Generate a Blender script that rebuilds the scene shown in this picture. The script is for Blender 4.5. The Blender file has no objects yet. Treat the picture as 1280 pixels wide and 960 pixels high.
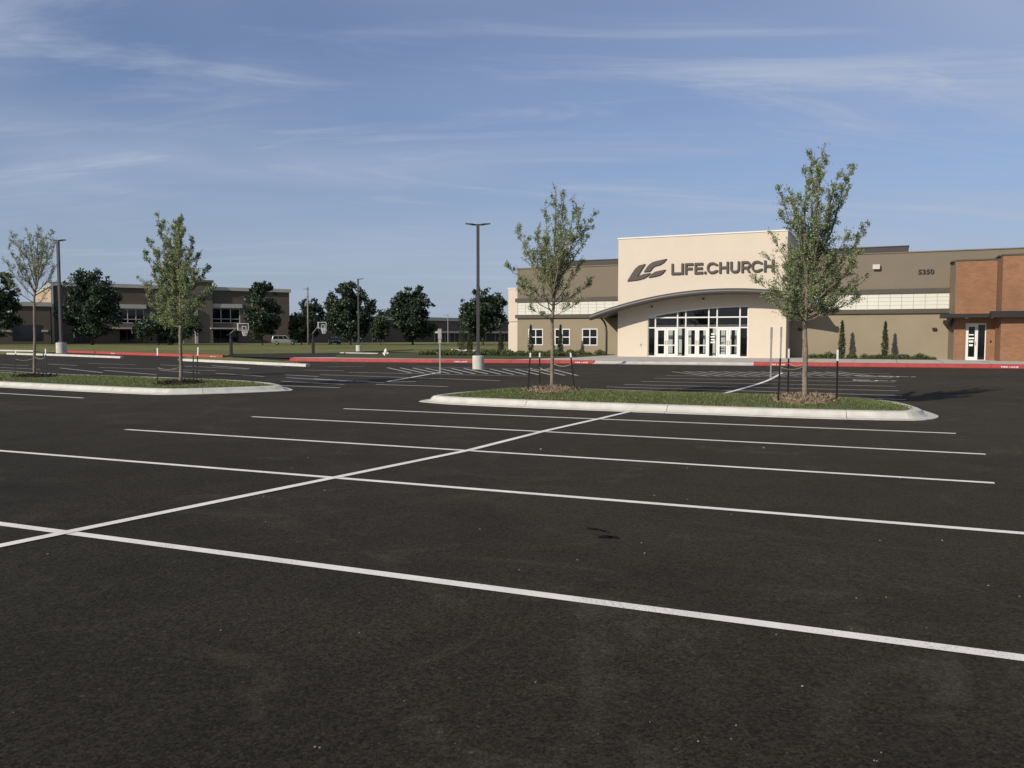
import bpy, bmesh, math, random
import numpy as np
from mathutils import Vector, Matrix
from math import radians as R, sin, cos, tan, atan, pi, sqrt

S = bpy.context.scene
COL = S.collection

# ------------------------------------------------------------------ camera, sky, sun, exposure
F = 1030.0; H = 1.70; PITCH = atan(60 / F)
cam = bpy.data.cameras.new('camera'); cam.lens = F * 36 / 1280; cam.sensor_width = 36
cam.clip_start = .05; cam.clip_end = 6000
camo = bpy.data.objects.new('camera', cam); COL.objects.link(camo)
camo.location = (0, 0, H); camo.rotation_euler = (pi / 2 - PITCH, 0, 0)
S.camera = camo

SUN_AZ = R(223); SUN_EL = R(27)
sdir = Vector((cos(SUN_AZ) * cos(SUN_EL), sin(SUN_AZ) * cos(SUN_EL), sin(SUN_EL)))
sun = bpy.data.lights.new('sun', 'SUN'); sun.energy = 3.35; sun.angle = R(.5); sun.color = (1, .92, .80)
suno = bpy.data.objects.new('sun', sun); COL.objects.link(suno)
suno.rotation_euler = sdir.to_track_quat('Z', 'Y').to_euler(); suno.location = (-40, -20, 40)

W = bpy.data.worlds.new('World'); S.world = W; W.use_nodes = True
nt = W.node_tree; nt.nodes.clear()
def N(t, typ, **kw):
    n = t.nodes.new(typ)
    for k, v in kw.items(): setattr(n, k, v)
    return n
out = N(nt, 'ShaderNodeOutputWorld'); bg = N(nt, 'ShaderNodeBackground')
sky = N(nt, 'ShaderNodeTexSky', sky_type='NISHITA', sun_disc=False)
sky.sun_elevation = SUN_EL; sky.sun_rotation = R(90) - SUN_AZ
sky.air_density = 1.0; sky.dust_density = .35; sky.ozone_density = 3.2
bg.inputs[1].default_value = .07
tc = N(nt, 'ShaderNodeTexCoord'); sx = N(nt, 'ShaderNodeSeparateXYZ')
nt.links.new(tc.outputs['Generated'], sx.inputs[0])
def M(t, op, a, b=None, clamp=False):
    n = N(t, 'ShaderNodeMath', operation=op); n.use_clamp = clamp
    for i, x in enumerate((a, b)):
        if x is None: continue
        if isinstance(x, (int, float)): n.inputs[i].default_value = x
        else: t.links.new(x, n.inputs[i])
    return n.outputs[0]
zz = M(nt, 'ADD', M(nt, 'MAXIMUM', sx.outputs[2], 0), .14)
cx = M(nt, 'DIVIDE', sx.outputs[0], zz); cy = M(nt, 'DIVIDE', sx.outputs[1], zz)
def cloud(rot, sc, seed, detail, lo, hi, dist=.6, rough=.6):
    cb = N(nt, 'ShaderNodeCombineXYZ'); nt.links.new(cx, cb.inputs[0]); nt.links.new(cy, cb.inputs[1]); cb.inputs[2].default_value = seed
    mp = N(nt, 'ShaderNodeMapping'); mp.inputs['Rotation'].default_value = (0, 0, rot); mp.inputs['Scale'].default_value = sc
    nt.links.new(cb.outputs[0], mp.inputs[0])
    no = N(nt, 'ShaderNodeTexNoise'); no.inputs['Scale'].default_value = 1; no.inputs['Detail'].default_value = detail
    no.inputs['Roughness'].default_value = rough; no.inputs['Distortion'].default_value = dist
    nt.links.new(mp.outputs[0], no.inputs[0])
    mr = N(nt, 'ShaderNodeMapRange', interpolation_type='SMOOTHSTEP'); mr.inputs[1].default_value = lo; mr.inputs[2].default_value = hi
    nt.links.new(no.outputs[0], mr.inputs[0]); return mr.outputs[0]
c1 = cloud(R(-18), (.35, .55, 1), 3.3, 3, .36, .80)           # broad veil
c2 = cloud(R(-22), (.62, 2.3, 1), 5.7, 8, .48, .76, 1.1, .60)
c3 = cloud(R(-30), (1.5, 5.5, 1), 2.2, 7, .54, .76, 1.3, .6)   # small bright wisps   # cirrus streaks
cl = M(nt, 'ADD', M(nt, 'ADD', M(nt, 'MULTIPLY', c1, .62), .12), M(nt, 'ADD', M(nt, 'MULTIPLY', c2, .62), M(nt, 'MULTIPLY', M(nt, 'MULTIPLY', c3, c1), .65)), True)
mix = N(nt, 'ShaderNodeMix', data_type='RGBA')
nt.links.new(cl, mix.inputs[0])
mix.inputs[7].default_value = (4.4, 5.1, 6.6, 1)
tint = N(nt, 'ShaderNodeMix', data_type='RGBA', blend_type='MULTIPLY'); tint.inputs[0].default_value = 1
nt.links.new(sky.outputs[0], tint.inputs[6]); tint.inputs[7].default_value = (.93, .90, 1.04, 1)
hz = N(nt, 'ShaderNodeMapRange', interpolation_type='SMOOTHSTEP'); nt.links.new(sx.outputs[2], hz.inputs[0])
for i_, v_ in enumerate((0.0, .30, .80, 0.0)): hz.inputs[i_ + 1].default_value = v_
hm = N(nt, 'ShaderNodeMix', data_type='RGBA'); nt.links.new(hz.outputs[0], hm.inputs[0]); nt.links.new(tint.outputs[2], hm.inputs[6])
hm.inputs[7].default_value = (3.35, 4.15, 5.35, 1)                                   # haze low over the horizon
nt.links.new(hm.outputs[2], mix.inputs[6])
nt.links.new(mix.outputs[2], bg.inputs[0]); nt.links.new(bg.outputs[0], out.inputs[0])
S.view_settings.view_transform = 'Standard'; S.view_settings.look = 'None'
S.view_settings.gamma = 1; S.view_settings.use_curve_mapping = False
S.view_settings.exposure = 0.42
S.cycles.use_denoising = True
S.cycles.max_bounces = 8; S.cycles.transparent_max_bounces = 16

# ------------------------------------------------------------------ measuring helpers
def ray(px, py):
    x = (px - 640) / F; y = (480 - py) / F
    return Vector((x, cos(PITCH) + sin(PITCH) * y, -sin(PITCH) + cos(PITCH) * y))
CAMP = Vector((0, 0, H))
def P(px, py, z=0.0):
    d = ray(px, py); return CAMP + d * ((z - H) / d.z)
def AT(px, py, Y):
    d = ray(px, py); return CAMP + d * (Y / d.y)
AC = R(24.5)
UU = Vector((cos(AC), -sin(AC), 0)); VV = Vector((sin(AC), cos(AC), 0))
OC = P(772, 446, .12)
def ch(px, py, v):
    d = ray(px, py); t = (v - (CAMP - OC).dot(VV)) / d.dot(VV); q = CAMP + d * t - OC
    return q.dot(UU), q.z
def chw(u, v, z=0.0):                   # church frame -> world
    return OC + UU * u + VV * v + Vector((0, 0, z))

# ------------------------------------------------------------------ materials
MATS = {}
def mat(name, col, rough=.7, spec=.3, metal=0, var=.0, scale=4.0, bump=0.0, bscale=60.0, col2=None, coat=0):
    m = bpy.data.materials.new(name); m.use_nodes = True; t = m.node_tree
    b = t.nodes['Principled BSDF']
    b.inputs['Roughness'].default_value = rough; b.inputs['Specular IOR Level'].default_value = spec
    b.inputs['Metallic'].default_value = metal; b.inputs['Coat Weight'].default_value = coat
    b.inputs['Base Color'].default_value = (*col, 1)
    tc = N(t, 'ShaderNodeTexCoord')
    if var or col2:
        no = N(t, 'ShaderNodeTexNoise'); no.inputs['Scale'].default_value = scale; no.inputs['Detail'].default_value = 6
        no.inputs['Roughness'].default_value = .6
        t.links.new(tc.outputs['Object'], no.inputs[0])
        rp = N(t, 'ShaderNodeValToRGB')
        rp.color_ramp.elements[0].position = .32; rp.color_ramp.elements[1].position = .68
        c2 = col2 or tuple(min(1, c * (1 + var)) for c in col); c1 = col if col2 else tuple(c * (1 - var) for c in col)
        rp.color_ramp.elements[0].color = (*c1, 1); rp.color_ramp.elements[1].color = (*c2, 1)
        t.links.new(no.outputs[0], rp.inputs[0]); t.links.new(rp.outputs[0], b.inputs['Base Color'])
    if bump:
        n2 = N(t, 'ShaderNodeTexNoise'); n2.inputs['Scale'].default_value = bscale; n2.inputs['Detail'].default_value = 3
        t.links.new(tc.outputs['Object'], n2.inputs[0])
        bp = N(t, 'ShaderNodeBump'); bp.inputs['Strength'].default_value = bump; bp.inputs['Distance'].default_value = .02
        t.links.new(n2.outputs[0], bp.inputs['Height']); t.links.new(bp.outputs[0], b.inputs['Normal'])
    MATS[name] = m; return m

def leaf_mat(name, c1, c2, trans=.35):
    m = bpy.data.materials.new(name); m.use_nodes = True; t = m.node_tree
    b = t.nodes['Principled BSDF']; b.inputs['Roughness'].default_value = .45; b.inputs['Specular IOR Level'].default_value = .4
    g = N(t, 'ShaderNodeNewGeometry'); rp = N(t, 'ShaderNodeValToRGB')
    rp.color_ramp.elements[0].color = (*c1, 1); rp.color_ramp.elements[1].color = (*c2, 1)
    t.links.new(g.outputs['Random Per Island'], rp.inputs[0]); t.links.new(rp.outputs[0], b.inputs['Base Color'])
    tr = N(t, 'ShaderNodeBsdfTranslucent'); t.links.new(rp.outputs[0], tr.inputs[0])
    mx = N(t, 'ShaderNodeMixShader'); mx.inputs[0].default_value = trans
    t.links.new(b.outputs[0], mx.inputs[1]); t.links.new(tr.outputs[0], mx.inputs[2])
    t.links.new(mx.outputs[0], t.nodes['Material Output'].inputs[0]); MATS[name] = m; return m

def asphalt_mat():
    m = bpy.data.materials.new('asphalt'); m.use_nodes = True; t = m.node_tree; L = t.links.new
    b = t.nodes['Principled BSDF']; b.inputs['Roughness'].default_value = .9; b.inputs['Specular IOR Level'].default_value = .06
    b.inputs['Sheen Weight'].default_value = .030; b.inputs['Sheen Roughness'].default_value = .6; b.inputs['Sheen Tint'].default_value = (1, .88, .72, 1)
    tc = N(t, 'ShaderNodeTexCoord')
    def noise(sc, det, rough=.6, dist=0, rot=0, stretch=(1, 1, 1), seed=0):
        mp = N(t, 'ShaderNodeMapping'); mp.inputs['Rotation'].default_value = (0, 0, rot); mp.inputs['Scale'].default_value = stretch
        mp.inputs['Location'].default_value = (seed, seed * 1.7, 0)
        L(tc.outputs['Object'], mp.inputs[0])
        n = N(t, 'ShaderNodeTexNoise'); n.inputs['Scale'].default_value = sc; n.inputs['Detail'].default_value = det
        n.inputs['Roughness'].default_value = rough; n.inputs['Distortion'].default_value = dist
        L(mp.outputs[0], n.inputs[0]); return n.outputs[0]
    def rng(x, a, b_, c, d):
        r = N(t, 'ShaderNodeMapRange'); L(x, r.inputs[0])
        for i, v in enumerate((a, b_, c, d)): r.inputs[i + 1].default_value = v
        return r.outputs[0]
    big = rng(noise(.16, 3, dist=.4), .3, .7, .70, 1.35)
    lane = rng(noise(1, 3, .5, .3, AC, (.05, .55, 1), 4), .3, .7, .90, 1.12)      # paver passes
    med = rng(noise(1.3, 5, .65, .5), .3, .7, .80, 1.22)
    rid = M(t, 'ABSOLUTE', M(t, 'SUBTRACT', noise(.26, 2, .45, .8, seed=41), .5))          # long curved tyre traces
    arc = M(t, 'MULTIPLY', rng(rid, 0, .022, 1, 0), rng(noise(.5, 4, .7, seed=5), .45, .65, 0, 1))
    rid2 = M(t, 'ABSOLUTE', M(t, 'SUBTRACT', noise(.21, 2, .45, .6, seed=73), .5))
    trk = M(t, 'MULTIPLY', rng(rid2, 0, .03, 1, 0), rng(noise(.8, 5, .7, seed=15), .42, .62, 0, 1))
    scuff = rng(noise(.55, 7, .74, 1.4, seed=11), .56, .72, 0, 1)                 # pale dusty scuffs
    dark = rng(noise(.42, 7, .7, 2.0, seed=27), .62, .72, 0, 1)                    # damp-looking darker patches
    vo = N(t, 'ShaderNodeTexVoronoi'); vo.inputs['Scale'].default_value = 62; L(tc.outputs['Object'], vo.inputs[0])
    vo2 = N(t, 'ShaderNodeTexVoronoi'); vo2.inputs['Scale'].default_value = 150; L(tc.outputs['Object'], vo2.inputs[0])
    sp = N(t, 'ShaderNodeSeparateColor'); L(vo.outputs['Color'], sp.inputs[0])
    st = rng(sp.outputs[0], 0, 1, .30, 1.75)
    fine = rng(noise(75, 4, .75), .3, .7, .42, 1.65)
    grit = rng(sp.outputs[1], .982, 1, 0, 1)
    v = M(t, 'MULTIPLY', M(t, 'MULTIPLY', big, lane), M(t, 'MULTIPLY', med, M(t, 'MULTIPLY', st, fine)))
    v = M(t, 'MULTIPLY', v, .0152)
    v = M(t, 'ADD', v, M(t, 'MULTIPLY', M(t, 'MULTIPLY', scuff, fine), .024))
    v = M(t, 'ADD', v, M(t, 'MULTIPLY', M(t, 'MULTIPLY', grit, fine), .028))
    v = M(t, 'ADD', v, M(t, 'MULTIPLY', M(t, 'MULTIPLY', arc, fine), .012))
    v = M(t, 'MULTIPLY', v, M(t, 'SUBTRACT', 1, M(t, 'MULTIPLY', dark, .32)))
    v = M(t, 'MULTIPLY', v, M(t, 'SUBTRACT', 1, M(t, 'MULTIPLY', trk, .35)))
    cb = N(t, 'ShaderNodeCombineColor')
    L(M(t, 'MULTIPLY', v, 1.16), cb.inputs[0]); L(M(t, 'MULTIPLY', v, 1.02), cb.inputs[1]); L(M(t, 'MULTIPLY', v, .74), cb.inputs[2])
    L(cb.outputs[0], b.inputs['Base Color'])
    hh = M(t, 'ADD', M(t, 'MULTIPLY', vo.outputs['Distance'], -.8), M(t, 'ADD', M(t, 'MULTIPLY', vo2.outputs['Distance'], -.4), fine))
    bp = N(t, 'ShaderNodeBump'); bp.inputs['Strength'].default_value = .55; bp.inputs['Distance'].default_value = .006
    L(hh, bp.inputs['Height']); L(bp.outputs[0], b.inputs['Normal'])
    MATS['asphalt'] = m; return m
asphalt_mat()

def brick_mat():
    m = bpy.data.materials.new('brick'); m.use_nodes = True; t = m.node_tree; L = t.links.new
    b = t.nodes['Principled BSDF']; b.inputs['Roughness'].default_value = .85; b.inputs['Specular IOR Level'].default_value = .2
    tc = N(t, 'ShaderNodeTexCoord'); s = N(t, 'ShaderNodeSeparateXYZ'); L(tc.outputs['Object'], s.inputs[0])
    cb = N(t, 'ShaderNodeCombineXYZ'); L(M(t, 'ADD', s.outputs[0], s.outputs[1]), cb.inputs[0]); L(s.outputs[2], cb.inputs[1])
    br = N(t, 'ShaderNodeTexBrick'); L(cb.outputs[0], br.inputs[0])
    br.inputs['Scale'].default_value = 1; br.inputs['Brick Width'].default_value = .3; br.inputs['Row Height'].default_value = .1
    br.inputs['Mortar Size'].default_value = .007; br.inputs['Bias'].default_value = 0
    br.inputs['Color1'].default_value = (.225, .113, .060, 1); br.inputs['Color2'].default_value = (.265, .138, .076, 1)
    br.inputs['Mortar'].default_value = (.245, .145, .090, 1)
    no = N(t, 'ShaderNodeTexNoise'); no.inputs['Scale'].default_value = .9; no.inputs['Detail'].default_value = 5; L(tc.outputs['Object'], no.inputs[0])
    mr = N(t, 'ShaderNodeMapRange'); L(no.outputs[0], mr.inputs[0])
    for i, v in enumerate((.3, .7, .88, 1.1)): mr.inputs[i + 1].default_value = v
    hs = N(t, 'ShaderNodeHueSaturation'); L(br.outputs[0], hs.inputs['Color']); L(mr.outputs[0], hs.inputs['Value'])
    L(hs.outputs[0], b.inputs['Base Color']); MATS['brick'] = m
brick_mat()

def glass_mat(name, tint, refl=1.0):
    m = bpy.data.materials.new(name); m.use_nodes = True; t = m.node_tree; L = t.links.new
    t.nodes.remove(t.nodes['Principled BSDF'])
    tr = N(t, 'ShaderNodeBsdfTransparent'); tr.inputs[0].default_value = (*tint, 1)
    gl = N(t, 'ShaderNodeBsdfGlossy'); gl.inputs['Roughness'].default_value = .02
    fr = N(t, 'ShaderNodeFresnel'); fr.inputs[0].default_value = 1.5
    mx = N(t, 'ShaderNodeMixShader'); L(M(t, 'MULTIPLY', fr.outputs[0], refl), mx.inputs[0])
    L(tr.outputs[0], mx.inputs[1]); L(gl.outputs[0], mx.inputs[2]); L(mx.outputs[0], t.nodes['Material Output'].inputs[0])
    MATS[name] = m
glass_mat('glass', (.86, .88, .88))

mat('line_paint', (.62, .61, .58), .7, .3, var=.10, scale=30, bump=.15, bscale=120)
def worn_paint(name, col, wear):
    """road paint: the aggregate shows through in worn spots"""
    m = mat(name, col, .75, .3, var=.08, scale=3, bump=.2, bscale=140); t = m.node_tree
    b = t.nodes['Principled BSDF']; src = b.inputs['Base Color'].links[0].from_socket
    tc = N(t, 'ShaderNodeTexCoord'); no = N(t, 'ShaderNodeTexNoise'); no.inputs['Scale'].default_value = 85; no.inputs['Detail'].default_value = 5
    no.inputs['Roughness'].default_value = .75; t.links.new(tc.outputs['Object'], no.inputs[0])
    n2 = N(t, 'ShaderNodeTexNoise'); n2.inputs['Scale'].default_value = 1.1; n2.inputs['Detail'].default_value = 4; t.links.new(tc.outputs['Object'], n2.inputs[0])
    s = M(t, 'ADD', no.outputs[0], M(t, 'MULTIPLY', M(t, 'SUBTRACT', n2.outputs[0], .5), .35))
    mr = N(t, 'ShaderNodeMapRange'); t.links.new(s, mr.inputs[0])
    for i, v in enumerate((.57, .70, 0, wear)): mr.inputs[i + 1].default_value = v
    mx = N(t, 'ShaderNodeMix', data_type='RGBA'); t.links.new(mr.outputs[0], mx.inputs[0]); t.links.new(src, mx.inputs[6])
    mx.inputs[7].default_value = (.10, .095, .085, 1); t.links.new(mx.outputs[2], b.inputs['Base Color'])
worn_paint('line_paint', (.80, .75, .67), .8)
worn_paint('faded_paint', (.44, .425, .40), .9)
mat('concrete', (.46, .43, .37), .85, .2, var=.14, scale=2.2, bump=.15, bscale=40)
mat('pale_concrete', (.52, .50, .44), .85, .2, var=.12, scale=3.0, bump=.1)
mat('joint', (.12, .11, .10), .9)
mat('red_paint', (.33, .05, .045), .7, .3, var=.14, scale=3)
mat('cream_stucco', (.595, .515, .415), .9, .15, var=.025, scale=.7, bump=.12, bscale=90)
mat('pale_taupe_stucco', (.262, .220, .152), .9, .15, var=.05, scale=.5, bump=.12, bscale=90)
mat('taupe_stucco', (.182, .153, .114), .9, .15, var=.035, scale=.6, bump=.12, bscale=90)
mat('dark_trim', (.075, .062, .050), .6, .3, var=.06, scale=2)
mat('black_trim', (.020, .018, .018), .5, .3)
mat('bronze_metal', (.045, .040, .038), .5, .35, metal=.1, var=.1, scale=1.5)
mat('canopy_metal', (.062, .057, .052), .45, .4, metal=.1, var=.08, scale=1.5)
mat('roof_screen', (.050, .045, .043), .6, .3, var=.08)
mat('white_metal', (.66, .65, .62), .5, .35, var=.03)
mat('panel', (.60, .585, .50), .5, .3, var=.03, scale=1.2)
mat('muntin', (.40, .39, .33), .6)
mat('interior', (.018, .018, .017), .9)
mat('interior_pale', (.78, .78, .75), .8)
mat('shaded_brick', (.20, .112, .068), .9, .15, var=.05, scale=1)  # darker copy of the brick, shade of the projecting bay's return in its colour
mat('shaded_return', (.20, .158, .112), .9, .15, var=.04, scale=.6)  # shade on the brick corner's left-facing return, put into the colour
mat('black_glass', (.006, .007, .008), .06, .5)
mat('paper', (.78, .78, .75), .8)
mat('ink', (.12, .12, .12), .8)
mat('letter_metal', (.060, .047, .040), .5, .35)
mat('black_paint', (.012, .012, .013), .5, .4)
mat('pole_paint', (.055, .052, .052), .45, .4, var=.1)
mat('galvanised', (.30, .295, .27), .5, .4, metal=.4, var=.1)
mat('sign_back', (.30, .295, .27), .5, .4, metal=.2)
mat('stake_white', (.74, .73, .68), .7)
mat('rope', (.42, .36, .25), .9)
mat('bark', (.20, .165, .125), .95, .1, var=.35, scale=14, bump=.5, bscale=30)
mat('dark_bark', (.075, .06, .048), .95, .1, var=.3, scale=6, bump=.5, bscale=10)
mat('mulch', (.16, .12, .08), .95, .1, col2=(.34, .26, .17), scale=28, bump=.8, bscale=50)
mat('dark_mulch', (.022, .018, .015), .95, .1, col2=(.07, .055, .04), scale=28, bump=.8, bscale=50)
mat('soil', (.085, .075, .04), .95, .1, col2=(.06, .085, .028), scale=3, bump=.3, bscale=30)
mat('hydrant_paint', (.70, .68, .60), .5, .4)
mat('office_wall', (.120, .095, .075), .9, .15, var=.06, scale=.3)
mat('office_wall_pale', (.155, .130, .10), .9, .15, var=.05, scale=.3)
mat('office_trim', (.42, .40, .36), .8, .2, var=.05, scale=.5)
mat('office_stone', (.40, .31, .22), .9, .15, var=.12, scale=1.5)
mat('silver_paint', (.30, .31, .31), .3, .5, metal=.3, coat=.5)
mat('dark_car', (.03, .033, .04), .3, .5, coat=.5)
mat('tyre', (.012, .012, .012), .85)
mat('rim', (.4, .4, .4), .4, metal=.6)
mat('lamp_lens', (.75, .75, .72), .2, .5)
mat('tail_red', (.35, .02, .02), .3, .5)
mat('board_frame', (.42, .42, .41), .6)
mat('rim_orange', (.55, .10, .03), .5)
mat('net', (.75, .74, .70), .8)
mat('wood_pole', (.21, .185, .155), .9, .1, var=.2, scale=3)
leaf_mat('elm_leaf', (.125, .175, .070), (.340, .390, .185), .33)
leaf_mat('elm_leaf_grey', (.15, .185, .095), (.33, .375, .21), .33)
leaf_mat('oak_leaf', (.014, .028, .015), (.058, .085, .045), .15)
leaf_mat('oak_leaf_pale', (.022, .036, .016), (.055, .075, .032), .2)
leaf_mat('shrub_leaf', (.045, .068, .022), (.150, .175, .065), .25)
leaf_mat('juniper_leaf', (.022, .032, .014), (.055, .065, .028), .15)
leaf_mat('bronze_leaf', (.075, .062, .038), (.15, .12, .08), .2)
leaf_mat('grass_blade', (.090, .125, .035), (.225, .245, .090), .3)

def field_mat():
    m = bpy.data.materials.new('field_grass'); m.use_nodes = True; t = m.node_tree; L = t.links.new
    b = t.nodes['Principled BSDF']; b.inputs['Roughness'].default_value = .95; b.inputs['Specular IOR Level'].default_value = .1
    tc = N(t, 'ShaderNodeTexCoord')
    def noise(sc, det): 
        n = N(t, 'ShaderNodeTexNoise'); n.inputs['Scale'].default_value = sc; n.inputs['Detail'].default_value = det; n.inputs['Roughness'].default_value = .7
        L(tc.outputs['Object'], n.inputs[0]); return n.outputs[0]
    v = M(t, 'ADD', M(t, 'MULTIPLY', noise(.06, 5), .6), M(t, 'MULTIPLY', noise(1.6, 6), .4))
    rp = N(t, 'ShaderNodeValToRGB'); e = rp.color_ramp.elements
    e[0].position = .36; e[0].color = (.085, .100, .032, 1); e[1].position = .66; e[1].color = (.230, .215, .085, 1)
    L(v, rp.inputs[0]); L(rp.outputs[0], b.inputs['Base Color'])
    bp = N(t, 'ShaderNodeBump'); bp.inputs['Strength'].default_value = .8; bp.inputs['Distance'].default_value = .06
    L(noise(9, 4), bp.inputs['Height']); L(bp.outputs[0], b.inputs['Normal']); MATS['field_grass'] = m
field_mat()

# ------------------------------------------------------------------ mesh helpers
def tag(o, label=None, cat=None, group=None, kind=None):
    if label: o['label'] = label
    if cat: o['category'] = cat
    if group: o['group'] = group
    if kind: o['kind'] = kind
    return o
def empty(name, loc=(0, 0, 0), rz=0, **kw):
    o = bpy.data.objects.new(name, None); COL.objects.link(o); o.location = loc; o.rotation_euler = (0, 0, rz); o.empty_display_size = .2
    return tag(o, **kw)
def copy_tree(o, parent=None):
    c = o.copy(); COL.objects.link(c); c.parent = parent
    for k in list(o.children): copy_tree(k, c)
    return c
class MB:
    def __init__(s): s.v = []; s.f = []; s.X = None
    def add(s, vs, fs):
        n = len(s.v)
        if s.X is not None: vs = [s.X @ Vector(p) for p in vs]
        s.v += [tuple(p) for p in vs]; s.f += [tuple(i + n for i in f) for f in fs]; return s
    def box(s, x0, x1, y0, y1, z0, z1):
        return s.add([(x0, y0, z0), (x1, y0, z0), (x1, y1, z0), (x0, y1, z0), (x0, y0, z1), (x1, y0, z1), (x1, y1, z1), (x0, y1, z1)],
                     [(0, 3, 2, 1), (4, 5, 6, 7), (0, 1, 5, 4), (1, 2, 6, 5), (2, 3, 7, 6), (3, 0, 4, 7)])
    def prism(s, poly, a, b, plane='xz'):
        """extrude a 2D outline: 'xz' along y, 'xy' along z"""
        n = len(poly)
        g = (lambda p, d: (p[0], d, p[1])) if plane == 'xz' else ((lambda p, d: (p[0], p[1], d)) if plane == 'xy' else (lambda p, d: (d, p[0], p[1])))
        vs = [g(p, a) for p in poly] + [g(p, b) for p in poly]
        fs = [tuple(range(n)), tuple(range(2 * n - 1, n - 1, -1))] + [(i, n + i, n + (i + 1) % n, (i + 1) % n) for i in range(n)]
        return s.add(vs, fs)
    def tube(s, pts, rad, n=8, cap=True):
        pts = [Vector(p) for p in pts]; m = len(pts)
        if isinstance(rad, (int, float)): rad = [rad] * m
        vs = []; prev = None
        for i, p in enumerate(pts):
            d = (pts[min(i + 1, m - 1)] - pts[max(i - 1, 0)]).normalized()
            if prev is None: a = d.orthogonal().normalized()
            else: a = (prev - d * prev.dot(d)); a = a.normalized() if a.length > 1e-6 else d.orthogonal().normalized()
            prev = a; b = d.cross(a)
            for k in range(n):
                t = 2 * pi * k / n; vs.append(p + (a * cos(t) + b * sin(t)) * rad[i])
        fs = [(i * n + k, i * n + (k + 1) % n, (i + 1) * n + (k + 1) % n, (i + 1) * n + k) for i in range(m - 1) for k in range(n)]
        if cap: fs += [tuple(range(n - 1, -1, -1)), tuple(range((m - 1) * n, m * n))]
        return s.add(vs, fs)
    def lathe(s, prof, c=(0, 0), n=20):
        vs = []; m = len(prof)
        for r, z in prof:
            for k in range(n): vs.append((c[0] + r * cos(2 * pi * k / n), c[1] + r * sin(2 * pi * k / n), z))
        fs = [(i * n + k, i * n + (k + 1) % n, (i + 1) * n + (k + 1) % n, (i + 1) * n + k) for i in range(m - 1) for k in range(n)]
        fs += [tuple(range(n - 1, -1, -1)), tuple(range((m - 1) * n, m * n))]
        return s.add(vs, fs)
    def build(s, name, m, parent=None, smooth=False, bevel=0, fixn=True, **kw):
        me = bpy.data.meshes.new(name); me.from_pydata(s.v, [], s.f)
        if fixn:
            bm = bmesh.new(); bm.from_mesh(me); bmesh.ops.recalc_face_normals(bm, faces=bm.faces); bm.to_mesh(me); bm.free()
        me.materials.append(MATS[m] if isinstance(m, str) else m)
        if smooth: me.polygons.foreach_set('use_smooth', [True] * len(me.polygons))
        o = bpy.data.objects.new(name, me); COL.objects.link(o)
        if parent is not None: o.parent = parent
        if bevel:
            bv = o.modifiers.new('bevel', 'BEVEL'); bv.width = bevel; bv.segments = 2; bv.limit_method = 'ANGLE'; bv.angle_limit = R(40)
        return tag(o, **kw)
def np_mesh(name, V, Fq, m, parent=None, **kw):
    """V (n,3) array, Fq (k,4 or 3) int array"""
    me = bpy.data.meshes.new(name); k = Fq.shape[1]
    me.vertices.add(len(V)); me.vertices.foreach_set('co', V.astype(np.float32).ravel())
    me.loops.add(Fq.size); me.loops.foreach_set('vertex_index', Fq.astype(np.int32).ravel())
    me.polygons.add(len(Fq)); me.polygons.foreach_set('loop_start', np.arange(0, Fq.size, k, dtype=np.int32))
    me.update(calc_edges=True); me.validate()
    me.materials.append(MATS[m]); o = bpy.data.objects.new(name, me); COL.objects.link(o)
    if parent is not None: o.parent = parent
    return tag(o, **kw)
def leaves(pos, rng, length, width, up=.0, name='crown', m='elm_leaf', parent=None, **kw):
    """one small folded diamond leaf per position"""
    n = len(pos)
    d = rng.normal(size=(n, 3)); d[:, 2] += up; d /= np.linalg.norm(d, axis=1)[:, None]
    e = rng.normal(size=(n, 3)); e -= d * (d * e).sum(1)[:, None]; e /= np.linalg.norm(e, axis=1)[:, None]
    nn = np.cross(d, e)
    s = (rng.uniform(.65, 1.25, n))[:, None]
    a = pos; b = pos + d * length * .5 * s + e * width * .5 * s + nn * width * .12 * s
    c = pos + d * length * s; f = pos + d * length * .5 * s - e * width * .5 * s + nn * width * .12 * s
    V = np.stack([a, b, c, f], 1).reshape(-1, 3); Q = np.arange(4 * n).reshape(n, 4)
    return np_mesh(name, V, Q, m, parent, **kw)
def text_mesh(body, width, height, depth, bold=0.0):
    """letters standing in the xz plane, base at z=0, x from 0 to width, facing -y"""
    cu = bpy.data.curves.new('lettering', 'FONT'); cu.body = body; cu.extrude = .05; cu.offset = bold; cu.resolution_u = 4
    o = bpy.data.objects.new('lettering', cu); COL.objects.link(o)
    dg = bpy.context.evaluated_depsgraph_get(); me = bpy.data.meshes.new_from_object(o.evaluated_get(dg))
    bpy.data.objects.remove(o); bpy.data.curves.remove(cu)
    c = np.array([v.co[:] for v in me.vertices]); lo = c.min(0); hi = c.max(0); q = (c - lo) / np.maximum(hi - lo, 1e-6)
    vs = [(x * width, -y2 * depth, z * height) for x, z, y2 in q]
    fs = [tuple(p.vertices) for p in me.polygons]; bpy.data.meshes.remove(me)
    b = MB(); b.add(vs, fs); return b

# ------------------------------------------------------------------ ground
def sheet(name, pts, z, m, parent=None, **kw):
    b = MB(); b.add([(p[0], p[1], z) for p in pts], [tuple(range(len(pts)))])
    o = b.build(name, m, parent, **kw)
    if o.data.polygons[0].normal.z < 0:
        o.data.flip_normals()
    return o
sheet('ground', [(-2500, -600), (2500, -600), (2500, 4500), (-2500, 4500)], -.03, 'field_grass', kind='structure')
lot = sheet('parking_lot', [(-90, -40), (90, -40), (90, 44), (14.5, 52.5), (-20, 100), (-90, 100)], 0, 'asphalt', kind='structure')

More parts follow.
